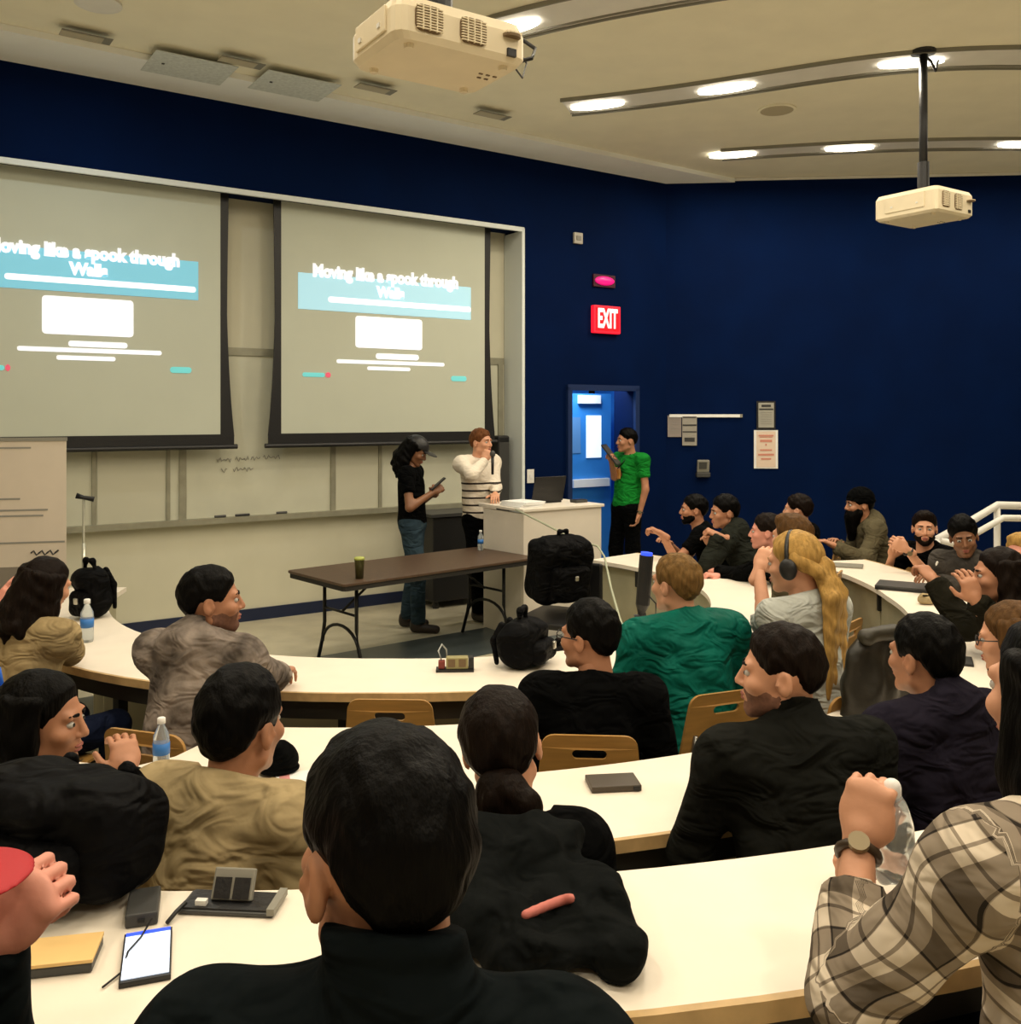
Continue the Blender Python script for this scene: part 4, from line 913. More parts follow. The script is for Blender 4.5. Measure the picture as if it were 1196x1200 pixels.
def glasses(i, m=None):
    HL = i['HL']; mb = MB()
    for sd in (1, -1):
        mb.tube([HL(sd*.032+.022*math.cos(a), .103, .006+.017*math.sin(a)) for a in np.linspace(0, 2*math.pi, 14, endpoint=False)], .0022, 5, closed=True)
        mb.tube([HL(sd*.054, .101, .01), HL(sd*.082, .06, .012), HL(sd*.088, -.01, .012)], .0022, 5)
    mb.tube([HL(-.01, .105, .01), HL(.01, .105, .01)], .0022, 5); part(i, 'glasses', mb, m or M_black)
def headphones(i):
    HL = i['HL']; part(i, 'headphone_band', MB().tube([HL(.102*math.cos(a), -.005, .005+.128*math.sin(a)) for a in np.linspace(0, math.pi, 16)], .009, 8), M_black)
    for sd in (1, -1): sdf_obj('ear_cup', surf([ell(HL(sd*.105, -.008, -.008), np.array([.022, .036, .044]), i['RH'], .01)], .005), M_black, i['t'])
def cap_hat(m, brim=True, back=False):
    def f(i):
        HL = i['HL']; RH = i['RH']; H = i['H']; X, Y, Z = i['X'], i['Y'], i['Z']
        VQ = surf([ell(HL(0, -.012, .045), (.092, .113, .10), RH, .01)], .006, cuts=[(HL(0, 0, .045), -Z+Y*.08)]); sdf_obj('cap', VQ, m, i['t'])
        if brim: sdf_obj('cap_brim', surf([ell(HL(0, .125 if not back else -.14, .047), (.075, .072, .007), RH, .005)], .004), m, i['t'])
    return f
def beanie(m):
    def f(i):
        HL = i['HL']; Z = i['Z']; Y = i['Y']
        sdf_obj('beanie', surf([ell(HL(0, -.018, .052), (.094, .113, .10), i['RH'], .01), ell(HL(0, -.018, .035), (.099, .118, .035), i['RH'], .01)], .006, cuts=[(HL(0, 0, .022), -Z+Y*.25)], noise=.0015, freq=6), m, i['t'])
    return f
def watch(sd, m=None):
    def f(i):
        el, wr, sp = i['A'][sd]; ax = nrm(wr-el); e1 = nrm(np.cross(ax, [.2, .1, 1])); e2 = np.cross(ax, e1); c = wr-ax*.02
        part(i, 'wristwatch', MB().tube([c+e1*.031*math.cos(a)+e2*.031*math.sin(a)-ax*.0 for a in np.linspace(0, 2*math.pi, 16, endpoint=False)], .008, 6, closed=True), m or mat('watch_strap', (0.05, 0.03, 0.015), 0.4))
        td = nrm(np.array([0, 0, HC])-c); td = nrm(td-ax*np.dot(td, ax)); fc = c+td*.034
        part(i, 'watch_face', MB().tube([fc-td*.004, fc+td*.006], .017, 14), mat('watch_gold', (0.22, 0.17, 0.09), 0.45, metal=.3), False)
    return f

def sleeve_stripes(i):
    for sd in (1, -1):
        a = i['sh'][sd]; el = i['A'][sd][0]; ax = nrm(el-a); o = nrm(np.array([0, 0, HC])-a+UP*1.5); o = nrm(o-ax*np.dot(o, ax)); q = np.cross(ax, o)
        for k in (-1, 1): sdf_obj('sleeve_stripe', surf([cap(a-ax*.03+o*.080+q*k*.016, el+o*.068+q*k*.016, .010, k=.004)], .006), M_white, i['t'])
def badge(m, off=.0):
    def f(i):
        c = i['Pv']+i['up']*i['L']*.62+i['fr']*(.145+off); part(i, 'badge', MB().box(c, (.07, .012, .10), -math.atan2(i['Fv'][0], i['Fv'][1])), m, False)
        part(i, 'lanyard', MB().tube([i['Nk']+i['Rt']*.06+i['fr']*.05, c+UP*.05+i['fr']*.004, i['Nk']-i['Rt']*.06+i['fr']*.05], .006, 6), M_black)
    return f

# ------------------------------------------------------------------ the audience and the presenters
GREY = cloth('grey_camo', (0.21, 0.175, 0.15), var=0.65, bump=.4); BEIGE = cloth('beige_sweater', (0.36, 0.27, 0.14)); KHAKI = cloth('khaki_shirt', (0.40, 0.31, 0.17)); TEAL = cloth('teal', (0.004, 0.115, 0.085), rough=.55)
OLIVE = cloth('olive', (0.10, 0.085, 0.05)); DOLIVE = cloth('dark_olive', (0.012, 0.011, 0.007)); NVH = cloth('navy_hoodie', (0.013, 0.011, 0.019)); GREEN = cloth('green', (0.01, 0.22, 0.03)); DENIM = cloth('pale_denim', (0.45, 0.47, 0.44))
SLATE = cloth('black_jacket', (0.005, 0.0075, 0.0085)); DG = cloth('dark_green_grey', (0.016, 0.018, 0.014)); TRACK = cloth('track_grey', (0.05, 0.045, 0.04), var=.5)
RED = mat('red_cap', (0.42, 0.004, 0.01), 0.6)
# --- presenters
person('standing person in a black cap and dark top looking down at a phone', 487, 529, 8.25, 95, 105, pitch=-28, pose='stand', lean=.03, w=1.08, skin='brown', hair='long', hcol='black', hh=.5, top=BLK, kind='tee', trousers=JEAN, sleeve=.55,
       arms={1: dict(w=P(507, 577, 8.1), hand='curl', back=dirv(200)), -1: dict(w=P(506, 580, 8.3), hand='curl', back=dirv(20))}, extra=[cap_hat(M_black)])
person('standing person in a white sweater with dark stripes speaking into a microphone', 564, 519, 8.7, 130, 125, pose='stand', lean=.02, w=1.18, skin='light', hair='short', hcol='ginger', top=STRIPES, kind='sweater', trousers=BLK, sleeve=1.0,
       arms={-1: dict(w=P(580, 579, 8.45), hand='relax', back=UP), 1: dict(w=P(568, 540, 8.5), hand='fist', pole=dirv(220)-UP*.5, fdir=dirv(60)*.4+UP, back=dirv(180))})
person('standing person in a bright green t-shirt holding a dark tablet to the chin', 734, 517, 9.7, -120, -105, pose='stand', lean=.0, w=1.15, skin='tan', hair='fade', hcol='black', top=GREEN, kind='tee', trousers=BLK, sleeve=.58,
       arms={1: dict(w=P(716, 540, 9.5), hand='curl', pole=-UP), -1: dict(w=P(749, 603, 9.5), hand='relax', back=dirv(100))}, extra=[watch(-1, M_black), badge(mat('badge_orange', (0.6, 0.3, 0.08), 0.6))])
# --- front row
person('person in a mottled grey hoodie with black hair, seen from behind, hand on the desk', 249, 705, 3.5, 18, 72, lean=.18, w=1.02, skin='tan', hair='short', hcol='black', top=GREY, kind='hoodie', sleeve=.92, beard=('stubble', .0),
       arms={1: dict(w=P(338, 789, 4.0), hand='relax', back=UP), -1: dict(w=np.array([-1.2, 3.95, .77]), hand='relax')}, trousers=NAVY)
person('person in a beige sweater with long dark hair, holding a water bottle', 54, 688, 4.0, 22, 30, pitch=-8, tilt=-12, lean=.15, w=.9, s=.96, skin='light', hair='shag', hcol='dark', top=BEIGE, kind='sweater', hh=.7,
       arms={1: dict(w=P(90, 757, 4.5), hand='curl', back=dirv(90))})
person('person in black at the frame edge beside the beige-sweater woman, hand raised', -46, 700, 4.4, 30, 60, lean=.12, w=.95, skin='pink', hair='short', hcol='dark', top=BLK, kind='sweater',
       arms={1: dict(w=P(-6, 712, 4.45), hand='flat', fdir=UP+dirv(70)*.8, back=dirv(200))})
person('person with black hair and glasses in black, elbow to elbow with the teal jacket', 689, 748, 3.42, 4, -52, lean=.12, w=1.05, skin='tan', hair='short', hcol='black', hvol=.008, top=BLK, kind='sweater', extra=[glasses])
person('person in a teal green jacket with short sandy brown hair, seen from behind', 791, 686, 3.92, -22, -38, lean=.16, w=1.18, skin='light', hair='short', hcol='sandy', top=TEAL, kind='jacket', trousers=NAVY,
       arms={-1: dict(w=P(742, 788, 3.95), hand='relax', hid=True)})
person('person with long blonde hair, black headphones and a pale denim shirt', 929, 661, 3.85, -32, -58, pitch=-6, lean=.12, w=.95, skin='light', hair='ponytail', hcol='blonde', hh=1.25, top=DENIM, kind='shirt', sleeve=.66,
       arms={-1: dict(w=P(889, 668, 4.15), hand='curl', pole=-UP, fdir=UP+dirv(60)*.6, back=dirv(-140))}, extra=[headphones])
person('person in black with dark brown hair and clasped hands behind the teal jacket', 897, 624, 6.5, -62, -75, lean=.28, skin='pink', hair='short', hcol='dark', top=BLK, kind='sweater',
       arms={-1: dict(w=P(836, 670, 6.8), hand='curl', back=UP), 1: dict(w=P(842, 676, 6.65), hand='curl', back=UP)})
person('person in a dark grey hooded jacket resting the mouth on a fist, with white watch', 848, 601, 7.2, -62, -98, pitch=-4, lean=.3, w=1.05, skin='tan', hair='short', hcol='black', hvol=.006, top=DG, kind='hoodie',
       arms={-1: dict(w=P(842, 628, 6.95), hand='fist', pole=-UP, fdir=dirv(-90)+UP*.5, back=UP+dirv(180)*.3), 1: dict(w=P(835, 640, 7.3), hand='relax')}, extra=[watch(-1, M_white)])
person('person in a dark t-shirt with black beard and bare forearm raised', 812, 598, 7.8, -75, -88, lean=.22, skin='tan', hair='short', hcol='black', top=BLK, kind='tee', sleeve=.58, beard=('black', .0),
       arms={-1: dict(w=P(775, 626, 7.5), hand='curl', pole=-UP, fdir=UP*.6+dirv(-90), back=UP), 1: dict(w=P(785, 638, 7.8), hand='relax')})
person('person with tousled brown hair sitting right behind the blonde headphone wearer', 927, 631, 5.0, -50, -40, lean=.12, skin='light', hair='quiff', hcol='brown', top=OLIVE, kind='sweater')
person('person with dark swept-back hair near the blue wall, mostly hidden by the brown-haired head', 934, 598, 7.6, -60, -60, lean=.12, skin='light', hair='short', hcol='dark', top=BLK, kind='sweater')
# --- second row, far arm
person('person with a long dark beard and olive hoodie sitting against the blue wall', 1006, 592, 7.6, -88, -92, pitch=-3, lean=.22, w=1.05, skin='tan', hair='short', hcol='black', top=OLIVE, kind='hoodie', beard=('black', .16),
       arms={-1: dict(w=P(978, 640, 7.3), hand='relax', back=UP), 1: dict(w=P(982, 638, 7.7), hand='relax', back=UP)}, extra=[beanie(BLK)])
person('person in a black t-shirt with clasped raised hands and swept-up brown hair', 1083, 620, 6.8, -118, -158, lean=.2, skin='light', hair='quiff', hcol='dark', top=BLK, kind='tee', sleeve=.58, beard=('dark', .0),
       arms={-1: dict(w=P(1062, 644, 6.5), hand='curl', pole=-UP+dirv(90)*.5, fdir=UP*.6+dirv(-90), back=dirv(180)), 1: dict(w=P(1045, 652, 6.9), hand='curl', back=UP)}, extra=[watch(-1, M_black)])
person('smiling person in a dark track jacket with white shoulder stripes', 1129, 630, 6.1, -125, -158, pitch=-12, tilt=-8, lean=.2, skin='brown', hair='short', hcol='black', hvol=.01, top=TRACK, kind='jacket', extra=[sleeve_stripes, badge(M_paper, .01)],
       arms={-1: dict(w=P(1100, 680, 5.8), hand='relax', back=UP)})
person('person with dark hair and raised hands in a black jacket, beside the striped track jacket', 1168, 676, 4.3, -68, -80, lean=.25, skin='tan', hair='shag', hcol='dark', hh=.6, top=DOLIVE, kind='jacket',
       arms={-1: dict(w=P(1094, 682, 4.55), hand='curl', back=UP, pole=-UP), 1: dict(w=P(1143, 704, 4.2), hand='relax', pole=-UP+dirv(90), fdir=UP+dirv(-60)*.35, back=dirv(180))})
person('person with light brown hair in black at the frame edge by the handrail', 1198, 652, 5.2, -100, -120, lean=.1, skin='pink', hair='quiff', hcol='blonde', top=BLK, kind='sweater')
person('person with glasses and brown hair in black, chin over the desk, beside the navy hoodie', 1184, 750, 3.3, -48, -55, pitch=-8, lean=.14, skin='light', hair='shag', hcol='brown', hh=.7, top=BLK, kind='sweater', extra=[glasses])
# --- second row
person('person with long black hair looking sideways, in dark olive clothes', 52, 846, 2.5, 12, 88, pitch=-4, lean=.1, w=.95, skin='tan', hair='long', hcol='black', top=DOLIVE, kind='sweater',
       arms={1: dict(w=P(150, 905, 2.75), hand='relax', back=UP)})
person('person in a khaki beige shirt with thick black hair, seen from behind', 284, 853, 2.15, 22, 22, pitch=-2, neck=.105, lean=.14, w=1.0, skin='tan', hair='short', hcol='black', hvol=.008, top=KHAKI, kind='shirt', trousers=BLK)
person('person in black with hair gathered at the nape, seen from behind', 588, 874, 2.05, 4, 2, tilt=8, lean=.12, w=.92, s=.98, skin='light', hair='bun', hcol='dark', top=BLK, kind='sweater')
person('person in a charcoal quarter-zip pullover with short dark hair and stubble, in profile', 914, 791, 2.5, -12, -72, lean=.14, w=1.12, skin='light', hair='fade', hcol='dark', top=CH, kind='sweater', beard=('stubble', -.01), collar=.07,
       arms={-1: dict(w=P(842, 905, 2.65), hand='relax', back=UP)})
person('person in a dark navy hoodie with black hair, seen from behind', 1081, 772, 2.9, -22, -30, lean=.16, w=1.08, skin='tan', hair='short', hcol='black', hvol=.006, top=NVH, kind='hoodie')
# --- raised row
person('person in a black jacket with short black hair, seen close from behind', 450, 1006, .97, 4, -32, floor=.25, lean=.06, w=.98, skin='tan', hair='fade', hcol='black', top=SLATE, kind='jacket', collar=.09, neck=.135)
person('person in a brown and white plaid shirt with fist raised and a wristwatch', 1240, 822, 1.42, -20, -22, floor=.25, lean=.06, w=1.1, skin='light', hair='shag', hcol='black', hh=.6, top=PLAID, kind='shirt', sleeve=.86,
       arms={-1: dict(w=P(1006, 988, 1.56), hand='fist', pole=-UP+dirv(-100)*.7, fdir=UP+dirv(60)*.35, back=dirv(215)), 1: dict(w=P(1060, 1010, 1.75), hand='curl', back=UP)}, extra=[watch(-1)])
person('person in a red cap and black clothes at the frame edge by the yellow box', -188, 1098, 1.05, 25, 70, floor=.25, lean=.05, w=1.0, skin='pink', hair='short', hcol='dark', top=SLATE, kind='sweater', arms={1: dict(w=P(-18, 1108, 1.16), hand='fist', pole=-UP, fdir=UP+dirv(80), back=dirv(200))}, extra=[cap_hat(RED)])

# ------------------------------------------------------------------ chairs
def chair_proto():
    t = empty('plywood_chair', (0, 0, 0), 0, 'x', 'chair', 'plywood chairs')
    back = flat_poly(rrect(.37, .34, .045, 0, .17, 5, wt=.32), [rrect(.115, .032, .0155, 0, .275, 4)], .012, 'backrest')
    for v in back.vertices: x, y, z = v.co; v.co = (x, y-.06*(z/.34)**1.0-.12*(x*x)*-3, z)
    o = add('backrest', back, M_ply, t); o.location = (0, -.20, .50)
    seat = MB(); n = 9; V = []; Fc = []
    for zz in (-.012, 0):
        for i in range(n):
            y = -.20+.41*i/(n-1); zc = .44+.02*math.cos(i/(n-1)*math.pi*1.6)-.03*(max(0, i-6)/2)**2*.5; hw = .19+.015*math.sin(i/(n-1)*math.pi)
            V += [(-hw, y, zc+zz+.008), (0, y, zc+zz-.006), (hw, y, zc+zz+.008)]
    m = 3*n
    for i in range(n-1):
        for j in (0, 1):
            a = 3*i+j; Fc += [(a, a+3, a+4, a+1), (m+a, m+a+1, m+a+4, m+a+3)]
        Fc += [(3*i, m+3*i, m+3*i+3, 3*i+3), (3*i+2, 3*i+5, m+3*i+5, m+3*i+2)]
    Fc += [(0, 1, m+1, m), (1, 2, m+2, m+1), (3*n-3, m+3*n-3, m+3*n-2, 3*n-2), (3*n-2, m+3*n-2, m+3*n-1, 3*n-1)]
    seat.add(V, Fc).build('seat', M_ply, t)
    for sx in (-1, 1):
        MB().tube([(sx*.16, .17, .425), (sx*.19, .20, .008)], .011, 8).build('leg', M_chrome, t, True)
        MB().tube([(sx*.16, -.15, .425), (sx*.19, -.23, .008)], .011, 8).build('leg', M_chrome, t, True)
        MB().tube([(sx*.13, -.10, .428), (sx*.13, -.185, .45), (sx*.13, -.222, .60), (sx*.125, -.235, .68)], .009, 8).build('back_support', M_chrome, t, True)
        MB().tube([(sx*.16, .18, .425), (sx*.16, -.16, .425)], .010, 8).build('side_rail', M_chrome, t, True)
    return t
CH0 = chair_proto(); first = [True]
def put_chair(x, y, z, fb, label):
    if first[0]: r = CH0; first[0] = False
    else:
        r = CH0.copy(); COL.objects.link(r)
        for ch in CH0.children:
            c = ch.copy(); COL.objects.link(c); c.parent = r
    r.location = (x, y, z); r.rotation_euler = (0, 0, -math.radians(fb)); r['label'] = label; r['category'] = 'chair'; r['group'] = 'plywood chairs'
    return r
SHORT = ['the mottled grey hoodie', 'the beige sweater', 'the raised hand at the frame edge', 'the black-clad glasses wearer by the teal jacket', 'the teal jacket', 'the blonde headphone wearer', 'the clasped hands behind the teal jacket',
         'the person resting mouth on fist', 'the bare raised forearm', 'the tousled brown hair', 'the hidden dark swept-back hair', 'the long-bearded olive hoodie', 'the black t-shirt with clasped hands', 'the striped track jacket', 'the raised hands in black jacket',
         'the light brown hair by the handrail', 'the glasses wearer by the navy hoodie', 'the long black hair looking sideways', 'the khaki beige shirt', 'the gathered nape hair', 'the charcoal quarter-zip', 'the navy hoodie', 'the close black jacket',
         'the plaid shirt', 'the red cap']
for (lab, Pv, fb, fl, L), sh_ in zip(SEATED, SHORT):
    f = dirv(fb); put_chair(Pv[0]+f[0]*.05, Pv[1]+f[1]*.05, fl, fb, 'plywood stacking chair under '+sh_)
put_chair(-.44, 3.74, 0, 2, 'empty plywood chair with slotted back tucked at the front-row desk')

# ------------------------------------------------------------------ folding table, lectern, stage things
tcx, tcy, tz = -.73, 7.41, .72
TA = math.radians(42); t = empty('folding_table', (tcx, tcy, 0), TA, 'brown folding table with arched dark metal legs on the stage floor', 'table')
TL, TW = 1.86, .80
MB().prism(rrect(TL, TW, .03, n=3), tz-.02, tz).build('table_top', M_tabletop, t, bevel=.004)
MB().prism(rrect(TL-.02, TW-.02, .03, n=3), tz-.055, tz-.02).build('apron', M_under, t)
for sx in (-1, 1):
    x = sx*(TL/2-.22)
    for sy in (-1, 1): MB().tube([(x, sy*.22, tz-.05), (x, sy*.22, .33), (x, sy*.25, .2), (x, sy*.32, .013)], .014, 8).build('leg', M_bmetal, t, True)
    MB().tube([(x, .25*math.cos(a), .17+.17*math.sin(a)) for a in np.linspace(0.05, math.pi-.05, 12)], .012, 8).build('leg_arch', M_bmetal, t, True)
    MB().tube([(x-sx*.02, 0, tz-.28), (x-sx*.34, 0, tz-.05)], .01, 8).build('brace', M_bmetal, t, True)
    MB().tube([(x, -.22, tz-.28), (x, .22, tz-.28)], .01, 8).build('crossbar', M_bmetal, t, True)
def on(u, v, z): p = PZ(u, v, z); return p
p = on(421, 678, tz); t = empty('tumbler', p, 0, 'dark tumbler with yellow-green lid on the folding table', 'tumbler')
MB().lathe([(.028, 0), (.036, .13), (.036, .135)], n=18).build('cup', mat('tumbler_dark', (0.05, 0.045, 0.01), 0.3), t, True); MB().lathe([(.038, .135), (.038, .15), (.03, .155)], n=18).build('lid', mat('tumbler_lime', (0.45, 0.5, 0.12), 0.4), t, True)
def bottle(p, label, s=1.0):
    t = empty('water_bottle', p, 0, label, 'bottle')
    MB().lathe([(.028*s, 0), (.032*s, .01*s), (.032*s, .07*s), (.029*s, .09*s), (.032*s, .11*s), (.03*s, .15*s), (.014*s, .185*s), (.013*s, .2*s)], n=16).build('bottle', M_plastic, t, True)
    MB().lathe([(.0328*s, .075*s), (.0328*s, .12*s)], n=16).build('wrapper', M_labelb, t, True); MB().lathe([(.016*s, .195*s), (.016*s, .215*s), (.012*s, .218*s)], n=14).build('bottle_cap', M_paper, t, True)
    return t
bottle(on(563, 645, tz), 'clear water bottle on the folding table before the lectern', .8)
bottle(PZ(189, 905, ZB), 'clear water bottle with white cap beside the plywood chair of the grey hoodie', .78)
bottle(PZ(102, 752, ZA), 'clear water bottle in the hand of the beige-sweater woman')
# lectern
LA = WA; lx, ly = .11, 7.86; ec = E; dc = np.array([-E[1], E[0]]); LC = np.array([lx, ly])+ec*.42+dc*.33
t = empty('lectern', (LC[0], LC[1], 0), LA, 'white box lectern desk with papers on top at the end of the front row', 'lectern')
MB().box((0, -.315, .54), (.84, .03, 1.08)).build('front_panel', M_lect, t, bevel=.004)
for sx in (-1, 1): MB().box((sx*.405, 0, .53), (.03, .60, 1.06)).build('side_panel', M_lect, t, bevel=.004)
MB().box((0, 0, 1.09), (.88, .70, .025)).build('lectern_top', M_lect, t, bevel=.004); MB().box((0, .05, .5), (.78, .5, .02)).build('shelf', M_lect, t)
def lthing(name, label, cat, x, y, z=1.1025, rz=0): p = LC+ec*x+dc*y; return empty(name, (p[0], p[1], z), LA+rz, label, cat)
t = lthing('paper_stack', 'stack of white papers on the corner of the lectern', 'papers', -.30, -.12)
for k in range(4): MB().box((.01*k, .008*(k % 2), .006+.011*k), (.24, .30, .010), .06*k).build('sheet', M_paper, t)
t = lthing('laptop', 'open black laptop on the lectern, screen turned to the front wall', 'laptop', .05, .05)
MB().box((0, .06, .009), (.34, .24, .018)).build('base', M_black, t, bevel=.004); MB().box((0, -.10, .13), (.34, .012, .23), 0, .25).build('screen_lid', M_black, t, bevel=.004)
t = lthing('remote_unit', 'dark remote unit lying on the lectern beside the laptop', 'remote', .33, -.12); MB().box((0, 0, .014), (.13, .1, .026)).build('case', M_dgrey, t, bevel=.006); MB().box((0, -.01, .029), (.1, .06, .004)).build('keys', M_black, t)
# dark AV cart behind the presenters, tall black case beside the niche
s_, z_, _ = WP(527, 600, .32); q = O2+E*s_+N2*.32
t = empty('equipment_cart', (q[0], q[1], 0), WA, 'black equipment cart between the two presenters on the stage', 'cart')
MB().box((0, 0, .48), (.62, .42, .82)).build('cabinet', M_black, t, bevel=.01); MB().box((0, 0, .91), (.68, .46, .03)).build('cart_top', M_dgrey, t)
for x in (-.25, .25):
    for y in (-.15, .15): MB().lathe([(.03, 0), (.035, .03), (.03, .065)], (x, y, 0), 12).build('caster', M_black, t)
s_, z_, _ = WP(588, 513, .12); q = O2+E*(s_-.04)+N2*.14
t = empty('loudspeaker', (q[0], q[1], 0), WA, 'tall narrow black loudspeaker column in the niche corner', 'loudspeaker')
MB().box((0, 0, .86), (.15, .16, 1.62)).build('column', M_black, t, bevel=.02); MB().lathe([(.13, 0), (.13, .02), (.04, .05)], n=18).build('base', M_black, t); MB().box((0, -.082, .9), (.12, .006, 1.4)).build('grille', M_dgrey, t)
# roll-up banner and microphone stand at the left
bp = P(20, 590, 6.6); t = empty('rollup_banner', (bp[0]-.12, bp[1], 0), math.radians(14), 'white roll-up banner with small print lines, standing before the whiteboard', 'banner')
bw, bz0, bz1 = .86, .82, 1.71
MB().box((0, 0, (bz0+bz1)/2), (bw, .006, bz1-bz0)).build('banner_sheet', mat('banner_white', (0.66, 0.58, 0.48), 0.7, 0.03, 4), t)
MB().box((0, -.001, .42), (bw, .006, .80)).build('banner_lower', mat('banner_grey', (0.24, 0.21, 0.17), 0.7), t); MB().box((0, 0, .03), (bw+.04, .12, .06)).build('base_case', M_mgrey, t, bevel=.01)
MB().box((0, 0, bz1+.01), (bw+.01, .02, .025)).build('top_bar', M_mgrey, t); MB().tube([(0, .03, .05), (0, .03, bz1)], .008, 6).build('support_pole', M_mgrey, t)
for x, z, w_ in ((-.05, 1.66, .5), (.02, 1.30, .22), (.1, 1.22, .42), (.08, 1.18, .40), (.12, .99, .6)): MB().box((x, -.005, z), (w_, .002, .012)).build('print_line', M_inkg, t)
MB().tube([(.20+.018*k, -.006, .915+.018*math.sin(k*2.1)) for k in range(11)], .006, 5).build('printed_script', M_ink, t)
bp = P(98, 582, 6.9); t = empty('microphone_stand', (bp[0], bp[1], 0), .3, 'thin silver microphone stand with short black clip, before the whiteboard', 'stand')
MB().tube([(0, 0, .02), (0, 0, 1.28)], .009, 8).build('pole', M_rail, t, True); MB().tube([(0, 0, .55), (0, 0, .95)], .014, 8).build('sleeve', mat('silver', (0.6, 0.6, 0.5), 0.3, metal=.6), t, True)
MB().lathe([(.14, 0), (.14, .015), (.02, .03)], n=18).build('base', M_black, t); MB().tube([(-.05, 0, 1.30), (.0, 0, 1.285), (.07, 0, 1.27)], [.022, .014, .02], 8).build('clip', M_black, t, True)

# ------------------------------------------------------------------ bags, coats
def sobj(name, label, cat, base, parts):
    t = empty(name, base, 0, label, cat)
    for nm, VQ, m in parts: sdf_obj(nm, VQ, m, t)
    return t
def frame(fb, tilt=0.0):
    f = dirv(fb); r = np.array([f[1], -f[0], 0]); a = math.radians(tilt); return np.stack([r, f*math.cos(a)+UP*math.sin(a), UP*math.cos(a)-f*math.sin(a)])
M_bag = cloth('bag_black', (0.0035, 0.0035, 0.004), rough=.6, bump=.3); M_buckle = mat('buckle', (0.5, 0.48, 0.42), 0.3, metal=.8)
def backpack(label, c, sz, fb, tilt=0.0, handle=True):
    c = np.asarray(c, float); R = frame(fb, tilt); w_, d_, h_ = sz; Lc = lambda x, y, z: c+R[0]*x+R[1]*y+R[2]*z
    ps = [('main_bag', surf([rbox(Lc(0, 0, 0), (w_/2, d_/2, h_/2), R, .07, .04), ell(Lc(0, -.02, h_*.36), (w_*.47, d_*.5, h_*.22), R, .04)], .012, noise=.006, freq=1.6), M_bag),
          ('front_pocket', surf([rbox(Lc(0, -d_*.5, -h_*.14), (w_*.36, .05, h_*.28), R, .04, .03)], .012, noise=.005, freq=1.8), M_bag),
          ('top_handle', surf([cap(Lc(-.05, 0, h_*.5), Lc(-.03, 0, h_*.5+.06), .011), cap(Lc(-.03, 0, h_*.5+.06), Lc(.03, 0, h_*.5+.06), .011), cap(Lc(.03, 0, h_*.5+.06), Lc(.05, 0, h_*.5), .011)], .006), M_bag)]
    if not handle: ps.pop()
    for sx in (-1, 1):
        ps.append(('shoulder_strap', surf([cap(Lc(sx*w_*.18, d_*.45, h_*.45), Lc(sx*w_*.28, d_*.60, h_*.1), .018, k=.01), cap(Lc(sx*w_*.28, d_*.60, h_*.1), Lc(sx*w_*.32, d_*.5, -h_*.4), .018, .012, k=.01)], .008), M_bag))
    ps.append(('buckle', surf([rbox(Lc(.03, -d_*.5-.055, -h_*.02), (.014, .008, .018), R, .005, .003)], .004), M_buckle))
    bz = min(V[:, 2].min() for _, (V, Q), _ in ps)
    return sobj('backpack', label, 'backpack', np.array([c[0], c[1], bz]), ps)
backpack('large black backpack on the raised desk beside the lit phone', PZ(66, 1080, ZCD)+np.array([-.05, .13, .11]), (.40, .20, .20), 20, 0, False)
backpack('black backpack lying on the front-row desk beside the outlet box', PZ(612, 782, ZA)+np.array([0, .05, .10]), (.30, .18, .19), -70, 0)
backpack('bulky black backpack on a black chair between lectern and folding table', P(655, 672, 6.9)+UP*.03, (.46, .28, .46), -30, 10)
backpack('small black bag on the front-row desk beyond the beige-sweater woman', PZ(100, 728, ZA)+np.array([0, .1, .14]), (.20, .16, .26), 30, 8)
backpack('black duffel bag on the floor inside the curve of the front desk', np.array([.33, 6.15, .19]), (.56, .30, .34), -40, 0)
# black chair carrying the bulky backpack
cb = P(655, 700, 6.9); t = empty('black_chair', (cb[0], cb[1], 0), math.radians(-25), 'low black padded chair under the bulky backpack', 'chair')
MB().box((0, 0, .40), (.5, .60, .05)).build('seat', M_black, t, bevel=.015); MB().box((0, .30, .62), (.46, .04, .3)).build('backrest', M_black, t, bevel=.015)
for x in (-.2, .2):
    for y in (-.19, .19): MB().tube([(x, y, .38), (x*1.1, y*1.1, .008)], .013, 8).build('leg', M_bmetal, t, True)
# jacket heaped on the raised desk, with a pink logo
jc = np.array([.03, 1.68, ZCD])
M_jk = cloth('heap_jacket', (0.005, 0.006, 0.006), bump=.4)
jp = [ell(jc+np.array([0, .0, .03]), (.17, .19, .05), None, .05), ell(jc+np.array([-.03, .10, .08]), (.13, .09, .05), None, .05), cap(jc+np.array([.13, .02, .04]), jc+np.array([.15, -.17, .035]), .05, .04, .04), cap(jc+np.array([-.10, .14, .11]), jc+np.array([.08, .15, .09]), .03, .028, .03),
      cap(jc+np.array([-.12, 0, .05]), jc+np.array([.0, -.18, .04]), .05, .04, .04)]
t = sobj('jacket', 'black jacket with pink logo heaped on the raised desk', 'jacket', jc, [('jacket_body', surf(jp, .010, noise=.010, freq=2.2, cuts=[(jc+np.array([0, 0, .002]), -UP)]), M_jk)])
ce = bpy.data.objects[t.children[0].name].data
lg = []
Vj = np.array([v.co for v in ce.vertices])+np.array(t.location)
for k in range(9):
    f = k/8; uu = 620+54*f; vv = 1066-16*math.sin(f*1.9); tgt = np.array([(uu-598)/F, 1, -(vv-HZ)/F]); tgt /= np.linalg.norm(tgt)
    rel = Vj-np.array([0, 0, HC]); al = rel @ tgt; dist = np.linalg.norm(rel-np.outer(al, tgt), axis=1); near = np.where(dist < .014)[0]
    if len(near) == 0: continue
    j = near[np.argmin(al[near])]; lg.append(Vj[j]+np.array([0, -.004, .006]))
